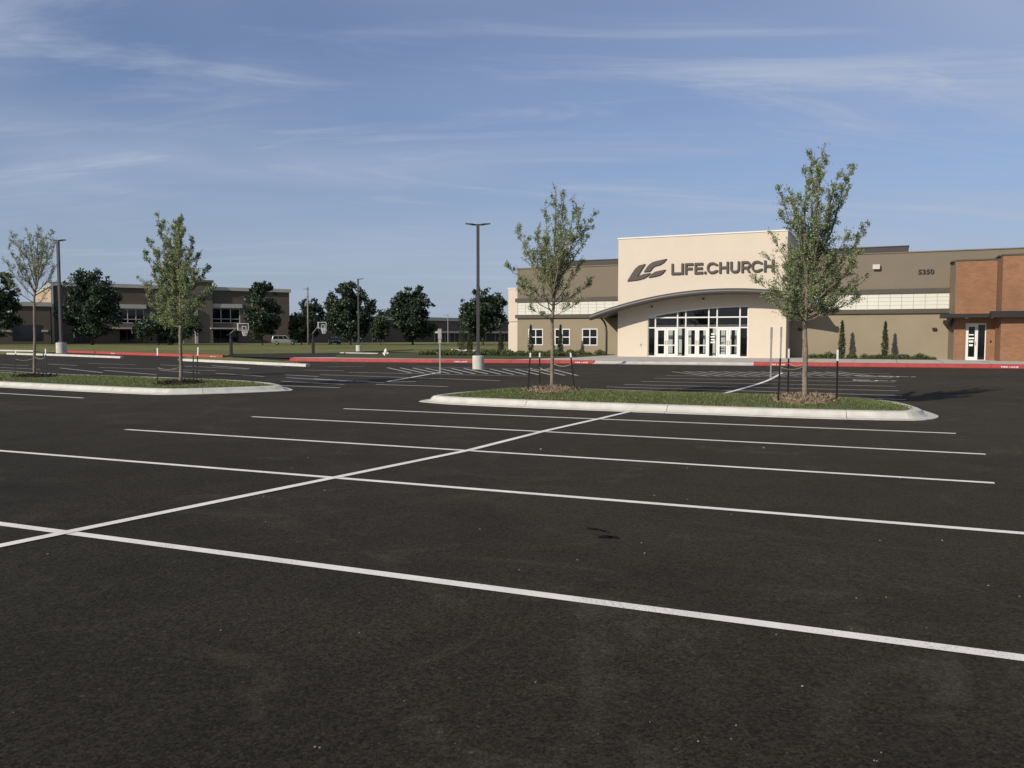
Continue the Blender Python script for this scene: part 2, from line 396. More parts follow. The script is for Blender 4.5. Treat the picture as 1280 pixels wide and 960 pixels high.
def raised(name, pts, z, m, **kw):          # a raised bed with real sides
    b = MB(); b.prism([(p[0], p[1]) for p in pts], -.02, z, 'xy'); o = b.build(name, m, **kw); return o
# far field beyond the lot
far = [P(x, y) for x, y in [(-420, 436.5), (0, 438.6), (45, 439.2), (85, 440), (278, 446.6), (292, 443.2), (470, 441.6)]]
raised('far_field', [(p.x, p.y) for p in far] + [(-17, 82), (-12, 100), (40, 120), (400, 300), (700, 900), (-900, 900), (-600, 220)], .07, 'field_grass', kind='structure')
raised('verge', [tuple(P(x, y)[:2]) for x, y in [(-420, 440.2), (8, 442.6), (148, 447.4), (100, 444.9), (60, 442.2), (0, 440.4), (-420, 438.2)]], .10, 'field_grass', kind='structure')
raised('verge', [tuple(P(x, y)[:2]) for x, y in [(222, 450.4), (380, 458), (372, 454.6), (300, 448.6), (236, 447.2)]], .10, 'field_grass', kind='structure')
# pavement in front of the church, lawn strip, planting bed
K0 = P(366, 451.4); K1 = P(700, 454.1); K2 = P(1280, 460.5)
kd = (K2 - K1).normalized(); K3 = K2 + kd * 40
pav = [K0 + VV * .15, K1 + VV * .15, K2 + VV * .15, K3 + VV * .15, K3 + VV * 60, chw(24, 6), chw(-13, 6), chw(-13, -6.5), P(366, 449.4)]
raised('sidewalk', [(p.x, p.y) for p in pav], .15, 'concrete', kind='structure')
bedL = [chw(-12.6, 6.2), chw(-1.9, 5.6), chw(-1.9, -4.5), chw(-3.5, -8.6), P(640, 452.0), P(520, 451.0), P(420, 449.6), P(420, 446), P(520, 443.4)]
raised('planting_bed', [(p.x, p.y) for p in bedL], .18, 'soil', kind='structure')
bedR = [chw(13.6, 2.15), chw(21.6, 2.15), chw(21.6, -.5), chw(13.6, -.5)]
raised('planting_bed', [(p.x, p.y) for p in bedR], .18, 'soil', kind='structure')
# paving joints of the sidewalk
jb = MB()
for k in range(-3, 12):
    a, c = chw(k * 2.4, -8.2), chw(k * 2.4, -.4)
    if k * 2.4 < -1: continue
    d = UU * .012
    jb.add([(a - d), (a + d), (c + d), (c - d)], [(0, 1, 2, 3)])
for p in range(len(jb.v)): jb.v[p] = (jb.v[p][0], jb.v[p][1], .154)
jb.build('sidewalk_joints', 'joint', kind='structure')

# kerbs: sections of a swept profile, small gaps between them
def kerb(pts, prof, m, sec=3.0, closed=False, gap=.012, name='kerb'):
    pts = [Vector((p[0], p[1], 0)) for p in pts]
    if closed: pts = pts + [pts[0]]
    # resample
    path = [pts[0]]
    for a, c in zip(pts, pts[1:]):
        n = max(1, int((c - a).length / .5))
        for i in range(1, n + 1): path.append(a.lerp(c, i / n))
    m_ = len(path); nor = []
    for i in range(m_):
        if closed: d = path[(i + 1) % (m_ - 1) if i == m_ - 1 else i + 1] - path[i - 1 if i > 0 else m_ - 2]
        else: d = path[min(i + 1, m_ - 1)] - path[max(i - 1, 0)]
        d.normalize(); nor.append(Vector((-d.y, d.x, 0)))
    b = MB(); acc = 0; start = 0
    np_ = len(prof)
    def emit(i0, i1):
        vs = []
        for i in range(i0, i1 + 1):
            q = path[i].copy()
            if i == i1 and i1 < m_ - 1: q = path[i] + (path[i - 1] - path[i]).normalized() * gap
            for o, z in prof: vs.append(q + nor[i] * o + Vector((0, 0, z)))
        k = i1 - i0 + 1
        fs = [(i * np_ + j, i * np_ + (j + 1) % np_, (i + 1) * np_ + (j + 1) % np_, (i + 1) * np_ + j) for i in range(k - 1) for j in range(np_)]
        fs += [tuple(range(np_)), tuple(range((k - 1) * np_, k * np_))]
        b.add(vs, fs)
    for i in range(1, m_):
        acc += (path[i] - path[i - 1]).length
        if acc >= sec or i == m_ - 1: emit(start, i); start = i; acc = 0
    return b.build(name, m, kind='structure')
PK = [(0, -.02), (0, .012), (.20, .018), (.27, .06), (.33, .135), (.37, .15), (.52, .155), (.54, .14), (.54, -.02)]   # gutter pan, sloped face, top
PF = [(-.45, -.02), (-.45, .010), (0, .018), (.04, .19), (.07, .207), (.22, .209), (.22, -.02)]                           # kerb with painted pan
PS = [(0, -.02), (.02, .13), (.05, .15), (.30, .152), (.30, -.02)]

def smooth_poly(pts, it=3, w=.28):
    pts = [Vector((p[0], p[1])) for p in pts]
    for _ in range(it):
        q = []
        for i in range(len(pts)):
            a, c = pts[i], pts[(i + 1) % len(pts)]; q += [a.lerp(c, w), a.lerp(c, 1 - w)]
        pts = q
    return pts
isl2 = [(-2.55, 21.55), (-2.2, 20.95), (-1.1, 20.1), (3.4, 18.05), (7.6, 16.35), (8.85, 16.75), (9.35, 18.4), (9.5, 20.0), (8.5, 20.9), (3.9, 22.8), (.2, 24.3), (-1.3, 23.7)]
isl1 = [(-34, 36.6), (-17, 27.3), (-10.6, 23.75), (-9.4, 23.75), (-7.0, 25.2), (-6.75, 25.9), (-8.4, 28.6), (-12.2, 31.0), (-20.4, 35.0), (-33, 41.8)]
def inside(poly, x, y):
    c = False; n = len(poly)
    for i in range(n):
        a, b_ = poly[i], poly[i - 1]
        if (a[1] > y) != (b_[1] > y) and x < (b_[0] - a[0]) * (y - a[1]) / (b_[1] - a[1]) + a[0]: c = not c
    return c
def edist(poly, x, y):
    best = 1e9; n = len(poly)
    for i in range(n):
        ax, ay = poly[i]; bx, by = poly[(i + 1) % n]; dx, dy = bx - ax, by - ay
        t = max(0, min(1, ((x - ax) * dx + (y - ay) * dy) / (dx * dx + dy * dy + 1e-9)))
        best = min(best, sqrt((x - ax - t * dx) ** 2 + (y - ay - t * dy) ** 2))
    return best
ISL = []
def island(poly, mound, seed, blades):
    sp = smooth_poly(poly, 2); spt = [(p.x, p.y) for p in sp]
    kerb(spt, PK, 'pale_concrete', 3.2, closed=True, name='island_kerb')
    def hgt(x, y):
        d = edist(spt, x, y) - .5; t = max(0, min(1, d / 1.5)); return .135 + mound * t * t * (3 - 2 * t)
    ISL.append((spt, hgt))
    xs = [p[0] for p in spt]; ys = [p[1] for p in spt]
    # turf surface: triangulated inner polygon subdivided on a grid
    bm = bmesh.new(); step = .4; idx = {}
    nx = int((max(xs) - min(xs)) / step) + 2; ny = int((max(ys) - min(ys)) / step) + 2
    for i in range(nx):
        for j in range(ny):
            x = min(xs) + i * step; y = min(ys) + j * step
            if inside(spt, x, y) and edist(spt, x, y) > .40: idx[i, j] = bm.verts.new((x, y, hgt(x, y)))
    for (i, j) in list(idx):
        k = [(i, j), (i + 1, j), (i + 1, j + 1), (i, j + 1)]
        if all(q in idx for q in k): bm.faces.new([idx[q] for q in k])
    me = bpy.data.meshes.new('turf'); bm.to_mesh(me); bm.free(); me.materials.append(MATS['soil'])
    o = bpy.data.objects.new('turf', me); COL.objects.link(o); o['kind'] = 'structure'
    rng = np.random.default_rng(seed); B = []
    while len(B) < blades:
        x = rng.uniform(min(xs), max(xs)); y = rng.uniform(min(ys), max(ys))
        if x < -22 or not inside(spt, x, y): continue
        if edist(spt, x, y) < .47: continue
        B.append((x, y, hgt(x, y)))
    B = np.array(B); n = len(B)
    cl = .75 + .5 * np.sin(B[:, 0] * 1.7 + np.cos(B[:, 1] * 2.1) * 2) * np.sin(B[:, 1] * 1.3 + 1) * .6
    h = rng.uniform(.03, .062, n) * np.clip(cl, .55, 1.2); a = rng.uniform(0, 2 * pi, n); w = rng.uniform(.008, .016, n)
    lean = rng.normal(size=(n, 2)) * .45 * h[:, None]
    dx = np.stack([np.cos(a) * w, np.sin(a) * w, np.zeros(n)], 1)
    tip = B + np.concatenate([lean, h[:, None]], 1)
    V = np.stack([B - dx - [0, 0, .02], B + dx - [0, 0, .02], tip], 1).reshape(-1, 3)
    np_mesh('lawn_grass', V, np.arange(3 * n).reshape(n, 3), 'grass_blade', kind='stuff',
            label='short green lawn grass covering the kerbed island', cat='grass')
island(isl2, .14, 5, 42000)
island(isl1, .05, 6, 46000)

kerb([P(8, 443.0), P(80, 445.2), P(150, 447.9)], PS, 'pale_concrete', 3)
kerb([P(-420, 437.8), P(0, 438.9), P(45, 439.6)], PS, 'pale_concrete', 4)
kerb([P(226, 451.2), P(300, 454.6), P(382, 458.4)], PS, 'pale_concrete', 3)
kerb([P(425, 442.4), P(472, 443.4)], PS, 'pale_concrete', 3)
kerb([P(564, 437.6), P(608, 439.8)], PS, 'pale_concrete', 3)
kerb([P(85, 440.6), P(160, 443.4), P(278, 447.2)], PF, 'red_paint', 4)
gapL, gapR = P(742, 454.57), P(942, 456.77)
kerb([P(362, 450.9), K0, P(540, 453.2), K1, gapL], PF, 'red_paint', 4)
kerb([gapR, K2, K3], PF, 'red_paint', 4)
PR = [(-.45, -.02), (-.45, .008), (.0, .03), (.22, .154), (.22, -.02)]
kerb([gapL, gapR], PR, 'concrete', 3)

# basketball court pad
sheet('court', [tuple(P(x, y)[:2]) for x, y in [(288, 446.5), (292, 443.5), (470, 441.9), (560, 442.2), (520, 445.5), (420, 447.5), (362, 449.0)]], .076, 'asphalt', kind='structure')

# painted lines: thin sheets on the lot
def line(a, c, w=.105, m='line_paint', name='stall_line', z=.004):
    a = Vector((a[0], a[1], 0)); c = Vector((c[0], c[1], 0)); d = (c - a).normalized(); n = Vector((-d.y, d.x, 0)) * w / 2
    b = MB(); b.add([(p.x, p.y, z) for p in (a - n, c - n, c + n, a + n)], [(0, 1, 2, 3)])
    return b.build(name, m, lot, fixn=False)
def pline(a, c, **kw): return line(P(*a), P(*c), **kw)
J = [P(84.4, 665.8), P(416.3, 597.9), P(586.1, 563.2), P(682.3, 538.75), P(748.75, 523.75), P(793.3, 513.3)]
def ext(a, c, d0, d1):
    a = P(*a); c = P(*c); d = (c - a).normalized(); return a - d * d0, c + d * d1
line(*ext((0, 655), (1280, 823), 2.0, 2.2))
line(*ext((0, 563.6), (1280, 667), 1.2, .8))
pline((157, 537), (1243, 604)); pline((315, 521), (1232, 568)); pline((430, 511), (1195, 542))
def poly_line(pts, w=.105, m='line_paint', name='cross_line', z=.008):
    pts = [Vector((p[0], p[1], 0)) for p in pts]; L_, R_ = [], []
    for i, p in enumerate(pts):
        d = (pts[min(i + 1, len(pts) - 1)] - pts[max(i - 1, 0)]).normalized(); n = Vector((-d.y, d.x, 0)) * w / 2
        L_.append((p.x + n.x, p.y + n.y, z)); R_.append((p.x - n.x, p.y - n.y, z))
    b = MB(); k = len(pts); b.add(L_ + R_, [(i, k + i, k + i + 1, i + 1) for i in range(k - 1)])
    o = b.build(name, m, lot, fixn=False)
    if o.data.polygons[0].normal.z < 0: o.data.flip_normals()
    return o
j0 = J[0] + (J[0] - J[1]) * 1.2
poly_line([j0] + J, w=.12)
pline((-160, 482.5), (104, 497.6))
# bay behind the right island
for a, c in [((853, 464.2), (1112, 467.3)), ((832, 469.5), (1115, 472.9)), ((818, 472.8), (1118.5, 477.8)), ((801, 476.8), (1119.5, 483)),
             ((780, 480.6), (1123.6, 488.6)), ((758, 483.6), (1128, 494.6)), ((730, 486), (1133, 499.6))]:
    pline(a, c, m='faded_paint', w=.12)
poly_line([P(*q) for q in [(903, 492.4), (920, 488.2), (945, 481), (958, 476.5), (967, 472.2), (978, 466)]], w=.13)
for x in range(840, 1060, 16):
    pline((x, 464.8), (x + 46, 470.4), m='faded_paint', w=.12, name='hatch_line', z=.006)
# bay in the middle distance
for a, c in [((358, 472), (440, 477)), ((400, 468.4), (625, 475.8)), ((348, 482), (425, 484.8)), ((410, 458.6), (456, 458)), ((436, 465.4), (660, 470.2)),
             ((435, 476.8), (461, 475.4)), ((520, 458.6), (716, 462.6)), ((356, 468.6), (398, 470.8)), ((392, 473.4), (480, 478.6)), ((352, 476.6), (430, 480.6)), ((470, 480.6), (560, 483.4)), ((380, 462.6), (430, 463.6)), ((486, 477.6), (520, 476.9))]:
    pline(a, c, m='faded_paint', w=.14)
pline((484, 477), (550, 465.6), w=.13)
for x in range(470, 690, 16):
    pline((x + 14, 459.6 + (x - 470) * .012), (x + 44, 466.2 + (x - 470) * .016), m='faded_paint', w=.13, name='hatch_line', z=.006)
# left bay
for a, c in [((0, 455.8), (36, 457)), ((75, 460), (128, 465.8)), ((110, 454.4), (170, 456)), ((124, 459.4), (270, 463.4)), ((200, 456), (310, 461.6)), ((0, 463), (66, 467.4)),
             ((265, 457), (312, 461)), ((200, 463), (250, 466.4)), ((0, 459.4), (50, 461.6)), ((60, 455), (96, 457)), ((130, 463), (196, 468.4)), ((270, 466.6), (330, 470.6)), ((320, 455.6), (352, 458.4)), ((60, 466.4), (120, 471.5))]:
    pline(a, c, m='faded_paint', w=.13)

# painted wheelchair symbols
def symbol(px, py):
    c = P(px, py); b = MB()
    def arc(r, a0, a1, w, n=12):
        for i in range(n):
            t0 = a0 + (a1 - a0) * i / n; t1 = a0 + (a1 - a0) * (i + 1) / n
            b.add([(r * cos(t0), r * sin(t0), 0), (r * cos(t1), r * sin(t1), 0), ((r - w) * cos(t1), (r - w) * sin(t1), 0), ((r - w) * cos(t0), (r - w) * sin(t0), 0)], [(0, 1, 2, 3)])
    arc(.42, R(150), R(400), .1)
    b.add([(-.08, .35, 0), (.02, .35, 0), (.06, .85, 0), (-.06, .85, 0)], [(0, 1, 2, 3)])
    b.add([(.03, .42, 0), (.40, .36, 0), (.40, .46, 0), (.03, .52, 0)], [(0, 1, 2, 3)])
    b.add([(.42, .40, 0), (.52, -.2, 0), (.62, -.17, 0), (.52, .42, 0)], [(0, 1, 2, 3)])
    n = 12; b.add([(.0 + .11 * cos(2 * pi * i / n), 1.02 + .11 * sin(2 * pi * i / n), 0) for i in range(n)], [tuple(range(n))])
    o = b.build('wheelchair_symbol', 'line_paint', lot, fixn=False); o.location = (c.x, c.y, .006); o.rotation_euler = (0, 0, R(-24.5 - 90)); return o
symbol(1082, 470); symbol(1080, 475.4); symbol(1108, 470.6)
mat('oil', (.0088, .0075, .006), .9, .1, var=.3, scale=30)
# oil spots and a sealed crack
def blot(px, py, rx, ry, seed):
    c = P(px, py); rn = random.Random(seed); n = 18
    b = MB(); b.add([(c.x + rx * rn.uniform(.6, 1.1) * cos(2 * pi * i / n), c.y + ry * rn.uniform(.6, 1.1) * sin(2 * pi * i / n), .0045) for i in range(n)], [tuple(range(n))])
    b.build('oil_stain', 'oil', lot, fixn=False)
for k_, (bx_, by_, r1, r2) in enumerate([(758, 671, .07, .05), (766, 672, .06, .04), (752, 672.5, .04, .02), (741, 661.5, .05, .035), (748, 662.5, .04, .03), (754, 664, .03, .04), (736, 660.5, .02, .015), (772, 673.5, .025, .015), (761, 666.5, .015, .012), (745, 668, .012, .012)]): blot(bx_, by_, r1, r2, k_)
# loose bits of grit and litter on the asphalt
def grit():
    rn = random.Random(3); b = MB()
    spots = [(406, 613), (330, 620.5), (60, 693), (276, 788), (600, 662), (722, 700), (806, 692), (394, 934), (400, 935), (1003, 858), (1100, 676), (1178, 676), (955, 560), (676, 562)]
    for i in range(34): spots.append((rn.uniform(0, 1280), rn.uniform(560, 955)))
    for i, (x, y) in enumerate(spots):
        p = P(x, y); r = (rn.uniform(.0012, .0026) if i > 13 else rn.uniform(.002, .0032)) * p.y * .55
        vs = [(p.x + r * rn.uniform(.6, 1.2) * cos(a), p.y + r * rn.uniform(.6, 1.2) * sin(a), z) for z, k in ((-.002, 1), (r * .8, .6)) for a in (0, 1.6, 3.1, 4.6)]
        b.add(vs, [(0, 1, 5, 4), (1, 2, 6, 5), (2, 3, 7, 6), (3, 0, 4, 7), (4, 5, 6, 7)])
    b.build('loose_grit', 'grit_pale', kind='stuff', label='pale stone chips and crumbs scattered on the asphalt', cat='grit')
mat('grit_pale', (.22, .205, .175), .9, var=.4, scale=9)
grit()

# FIRE LANE stencils on the red kerbs
def on_line(a, c, px):
    best = min((abs((640 + F * (q.x / (q.y * cos(PITCH) + (H) * sin(PITCH)))) - px), q) for q in [a.lerp(c, i / 400) for i in range(401)])
    return best[1]
def stencil_on(a, c, px):
    q = on_line(a, c, px); d = (c - a).normalized(); b = text_mesh('FIRE LANE', .80, .085, .006)
    o = b.build('kerb_stencil', 'paper'); ang = math.atan2(d.y, d.x); nrm = Vector((sin(ang), -cos(ang), 0))
    s = q - d * .40 + nrm * .004; o.location = (s.x, s.y, .024); o.rotation_euler = (R(-19), 0, ang); o['kind'] = 'structure'
stencil_on(P(540, 453.2), K1, 576); stencil_on(K1, gapL, 727); stencil_on(gapR, K2, 972); stencil_on(gapR, K2, 1262)
stencil_on(P(85, 440.6), P(160, 443.4), 141); stencil_on(P(160, 443.4), P(278, 447.2), 266)

# ------------------------------------------------------------------ the church
church = empty('church_building', OC, -AC, label='cream and taupe church with arched canopy entrance, brick corner and LIFE.CHURCH lettering', cat='church')
WB, TB = 12.2, 8.86
GL, GR, GPK = 2.33, 9.62, 9.4
def zg(u): return 3.745 - .0139 * (u - GPK) ** 2          # top of the entrance glazing
def zc(u): return 4.80 - .0176 * (u - 8.3) ** 2           # top of the arched canopy
n = 14
arch = [(GL + (GR - GL) * i / n, zg(GL + (GR - GL) * i / n)) for i in range(n + 1)]
b = MB(); b.prism([(0, -.1), (0, TB), (WB, TB), (WB, -.1), (GR, -.1)] + arch[::-1] + [(GL, -.1)], 0, .35)
b.box(0, .35, .35, 14, -.1, TB - .002); b.box(WB - .35, WB, .35, 14, -.1, TB - .002); b.box(.35, WB - .35, 13.65, 14, -.1, TB - .002)
b.build('entrance_block', 'cream_stucco', church)
MB().box(.35, WB - .35, .35, 13.65, TB - .5, TB - .3).build('roof', 'roof_screen', church)
b = MB(); b.box(-.05, WB + .05, -.05, .42, TB + .002, TB + .10); b.box(-.05, .42, .42, 14.05, TB + .002, TB + .10); b.box(WB - .42, WB + .05, .42, 14.05, TB + .002, TB + .10)
b.build('coping', 'white_metal', church)
# inside of the lobby
b = MB(); b.box(.36, WB - .36, .5, 7, -.02, .004); b.box(.36, WB - .36, 6.9, 7, .01, 5); b.box(.36, WB - .36, .5, 6.9, 4.6, 4.7)
b.build('lobby', 'interior', church)
b = MB()
for u in (3.6, 5.0, 6.2, 7.5, 8.5, 9.35, 4.3, 5.6, 6.9, 7.95):
    b.box(u, u + .30, 1.3, 1.36, .02, 2.25)
b.box(2.5, 9.6, 1.28, 1.38, 2.26, 2.4)
b.build('inner_doors', 'interior_pale', church)
# storefront frame
VX = [2.33, 2.88, 4.54, 5.15, 6.82, 7.42, 9.03, 9.60]
fb = MB()
for i, u in enumerate(VX):
    w = .045
    u0 = GL + .002 if i == 0 else u - w; u1 = GR - .002 if i == len(VX) - 1 else u + w
    fb.prism([(u0, .0), (u1, .0), (u1, zg(u1) - .10), (u0, zg(u0) - .10)], .08, .20)
for i in range(len(VX) - 1):
    a = VX[i] + (.0475 if i else .0925 - .0475); c = VX[i + 1] - (.0475 if i < 6 else .0)
    a = VX[i] + .047; c = VX[i + 1] - .047
    for z in (2.19, 2.94): fb.box(a, c, .085, .195, z - .045, z + .045)
na = 24; A1 = [(GL + .002 + (GR - GL - .004) * i / na) for i in range(na + 1)]
fb.prism([(u, zg(u) - .003) for u in A1] + [(u, zg(u) - .098) for u in A1[::-1]], .075, .205)
for i in (0, 2, 4, 6):
    fb.box(VX[i] + .047, VX[i + 1] - .047, .085, .195, .002, .12)
fb.build('storefront_frame', 'white_metal', church)
# panes
for i in range(len(VX) - 1):
    a, c = VX[i] + .05, VX[i + 1] - .05
    if zg(a) - .1 > 3.0 or zg(c) - .1 > 3.0:
        k = 6; us = [a + (c - a) * j / k for j in range(k + 1)]
        top = [(u, max(2.995, zg(u) - .105)) for u in us]
        MB().prism([(a, 2.99), (c, 2.99)] + top[::-1], .135, .145).build('transom_pane', 'glass', church)
    MB().box(a, c, .135, .145, 2.24, 2.89).build('transom_pane', 'glass', church)
    if i in (0, 2, 4, 6):
        MB().box(a, c, .135, .145, .125, 2.14).build('sidelight', 'glass', church)
    else:
        m_ = (a + c) / 2
        for u0, u1, hs in ((a, m_ - .006, 1), (m_ + .006, c, -1)):
            d = MB(); s = .15
            d.box(u0, u0 + s, .10, .165, .01, 2.14); d.box(u1 - s, u1, .10, .165, .01, 2.14)
            d.box(u0 + s, u1 - s, .10, .165, .01, .26); d.box(u0 + s, u1 - s, .10, .165, 2.0, 2.14); d.box(u0 + s, u1 - s, .10, .165, .86, .94)
            do = d.build('door', 'white_metal', church)
            g = MB(); g.box(u0 + s, u1 - s, .13, .136, .26, .86); g.box(u0 + s, u1 - s, .13, .136, .94, 2.0); g.build('door_pane', 'glass', do)
            hx = (u1 - .07) if hs > 0 else (u0 + .07)
            hb = MB(); hb.tube([(hx, .10, .95), (hx, .05, .95), (hx, .05, 1.25), (hx, .10, 1.25)], .014, 6); hb.build('handle', 'galvanised', do)
# notices on the right sidelight
for z, w in ((1.72, .22), (1.52, .30), (1.32, .25), (1.12, .32)): MB().box(7.12 - w / 2, 7.12 + w / 2, .126, .132, z - .05, z + .05).build('notice', 'paper', church)
# arched canopy (slab following the arc, ends run back to the wings)
VRC = 2.14; na = 40; fr, bk = [], []
for i in range(na + 1):
    t = i / na; uf = -1.62 + (13.8 + 1.62) * t; ub = -2.9 + (13.8 + 2.9) * t
    fr.append((uf, -1.6, zc(uf))); bk.append((ub, 5.46 if ub < 1.5 else VRC, zc(-1.62 + (13.8 + 1.62) * t) + .12))
b = MB(); th = .20
vs = fr + bk + [(x, y, z - th) for x, y, z in fr] + [(x, y, z - th) for x, y, z in bk]; k = na + 1
fs = []
for i in range(na):
    fs += [(i, i + 1, k + i + 1, k + i), (2 * k + i + 1, 2 * k + i, 3 * k + i, 3 * k + i + 1), (i + 1, i, 2 * k + i, 2 * k + i + 1), (k + i, k + i + 1, 3 * k + i + 1, 3 * k + i)]
fs += [(0, k, 3 * k, 2 * k), (na, 2 * k + na, 3 * k + na, k + na)]
b.add(vs, fs); cano = b.build('arched_canopy', 'canopy_metal', church)
gt = MB(); gt.tube([(x, -1.66, z - .10) for x, y, z in [(-1.7, 0, zc(-1.7))] + fr + [(13.86, 0, zc(13.86))]], .21, 12); gt.build('fascia_tube', 'canopy_metal', cano, smooth=True)
sf = MB()
for i in range(na):
    a, c = fr[i], fr[i + 1]
    sf.add([(a[0], -1.45, a[2] - .30), (c[0], -1.45, c[2] - .30), (c[0], -1.30, c[2] - .30), (a[0], -1.30, a[2] - .30),
            (a[0], -1.45, a[2] - .202), (c[0], -1.45, c[2] - .202), (c[0], -1.30, c[2] - .202), (a[0], -1.30, a[2] - .202)],
           [(0, 1, 2, 3), (0, 4, 5, 1), (2, 6, 7, 3), (1, 5, 6, 2), (0, 3, 7, 4)])
sf.build('edge_beam', 'bronze_metal', cano)
# small lights under the canopy
for u in (2.55, 6.35):
    lb = MB(); lb.box(u, u + .16, -.10, -.002, zc(u) - .52, zc(u) - .42); lb.build('wall_light', 'bronze_metal', church, bevel=.02)
# curved bracket column at the canopy's left end
cu_, _ = ch(758, 445, 2.6)
cp = [(cu_, 2.6, 0), (cu_, 2.6, 1.9), (cu_ - .05, 2.6, 2.35), (cu_ - .2, 2.6, 2.72), (cu_ - .46, 2.6, 2.98)]
b = MB(); b.tube(cp, [.085, .085, .08, .075, .07], 8); b.build('canopy_column', 'bronze_metal', church, smooth=True)

# wings
TL, TR = 7.38, 7.24
LW0, RW1 = -10.82, 22.62
WZ = [(-9.77, -8.38), (-7.31, -5.91), (-4.83, -3.45)]; Z0, Z1 = .78, 2.2
def wall_with_holes(x0, x1, z0, z1, y0, y1, holes):
    b = MB(); x = x0
    for (h0, h1, a, c) in sorted(holes):
        b.box(x, h0, y0, y1, z0, z1); b.box(h0, h1, y0, y1, z0, a); b.box(h0, h1, y0, y1, c, z1); x = h1
    b.box(x, x1, y0, y1, z0, z1); return b
wall_with_holes(LW0, -.002, -.1, 3.25, 5.5, 5.9, [(a, c, Z0, Z1) for a, c in WZ]).build('lower_wall', 'pale_taupe_stucco', church)
b = MB(); b.box(LW0, -.002, 5.5, 5.9, 3.25, TL); b.box(LW0, LW0 + .4, 5.9, 30, -.1, TL)
b.build('left_wing', 'taupe_stucco', church)
VR = 2.2
MB().box(WB + .002, 42, VR, VR + .4, -.1, 3.25).build('lower_wall', 'pale_taupe_stucco', church)
b = MB(); b.box(WB + .002, 42, VR, VR + .4, 3.25, TR); b.build('right_wing', 'taupe_stucco', church)
b = MB(); b.box(LW0 - .04, -.002, 5.44, 5.96, TL + .002, TL + .09); b.box(WB + .052, 42, VR - .06, VR + .46, TR + .002, TR + .07); b.build('coping', 'taupe_stucco', church)
MB().box(LW0 + .4, 42, 5.9, 30, 6.6, 6.8).build('roof', 'roof_screen', church)
MB().box(WB + .1, 42, VR + .4, 5.89, 6.6, 6.79).build('roof', 'roof_screen', church)
b = MB(); b.box(-12.2, -10.86, 6.6, 20, -.1, 2.62); b.box(-12.2, -10.86, 6.6, 20, 2.86, 5.77); b.box(-12.16, -10.86, 6.68, 20, 2.62, 2.86)
b.build('end_wall', 'cream_stucco', church)
MB().box(-12.25, -10.86, 6.55, 7.2, 5.772, 5.85).build('coping', 'white_metal', church)
MB().box(-11.3, -.5, 13, 26, 6.9, 8.60).build('roof_screen', 'roof_screen', church)
MB().box(-11.34, -.46, 12.94, 26.05, 8.602, 8.67).build('coping', 'dark_trim', church)
MB().box(12.4, 19.93, 8, 26, 6.85, 8.24).build('roof_screen', 'roof_screen', church)
MB().box(12.36, 19.97, 7.95, 26.05, 8.242, 8.31).build('coping', 'dark_trim', church)
# dark bands and translucent panel strip
for u0, u1, ends in ((LW0 - .14, -.003, 0), (WB + .003, RW1 - .02, 1)):
    for z0, z1 in ((4.50, 4.84), (3.10, 3.42)) if not ends else ((4.48, 4.80), (3.12, 3.42)):
        yw = VR if ends else 5.5
        MB().box(u0, u1, yw - .17, yw - .002, z0, z1).build('dark_band', 'dark_trim', church)
    za, zb = ((3.422, 4.498) if not ends else (3.422, 4.478))
    us = u0 + .14 if not ends else u0
    pn = MB().box(us + .05, u1 - .01, yw - .07, yw - .003, za, zb).build('translucent_panel', 'panel', church)
    mb = MB(); k = 0; u = us + .05
    while u < u1 - .1:
        mb.box(u, u + .035, yw - .085, yw - .0705, za, zb); u += .72
    for q in (1, 2, 3):
        z = za + (zb - za) * q / 4; mb.box(us + .05, u1 - .01, yw - .080, yw - .0715, z - .012, z + .012)
    mb.build('grid_bars', 'muntin', pn)
# square windows of the left wing
for a, c in WZ:
    w = MB(); s = .08; mx, mz = (a + c) / 2, (Z0 + Z1) / 2
    w.box(a, a + s, 5.47, 5.60, Z0, Z1); w.box(c - s, c, 5.47, 5.60, Z0, Z1)
    w.box(a + s, c - s, 5.47, 5.60, Z0, Z0 + s); w.box(a + s, c - s, 5.47, 5.60, Z1 - s, Z1)
    w.box(mx - .04, mx + .04, 5.48, 5.58, Z0 + s, Z1 - s)
    w.box(a + s, mx - .04, 5.485, 5.58, mz - .04, mz + .04); w.box(mx + .04, c - s, 5.485, 5.58, mz - .04, mz + .04)
    wo = w.build('window', 'white_metal', church)
    MB().box(a + .03, c - .03, 5.585, 5.595, Z0 + .03, Z1 - .03).build('pane', 'black_glass', wo)
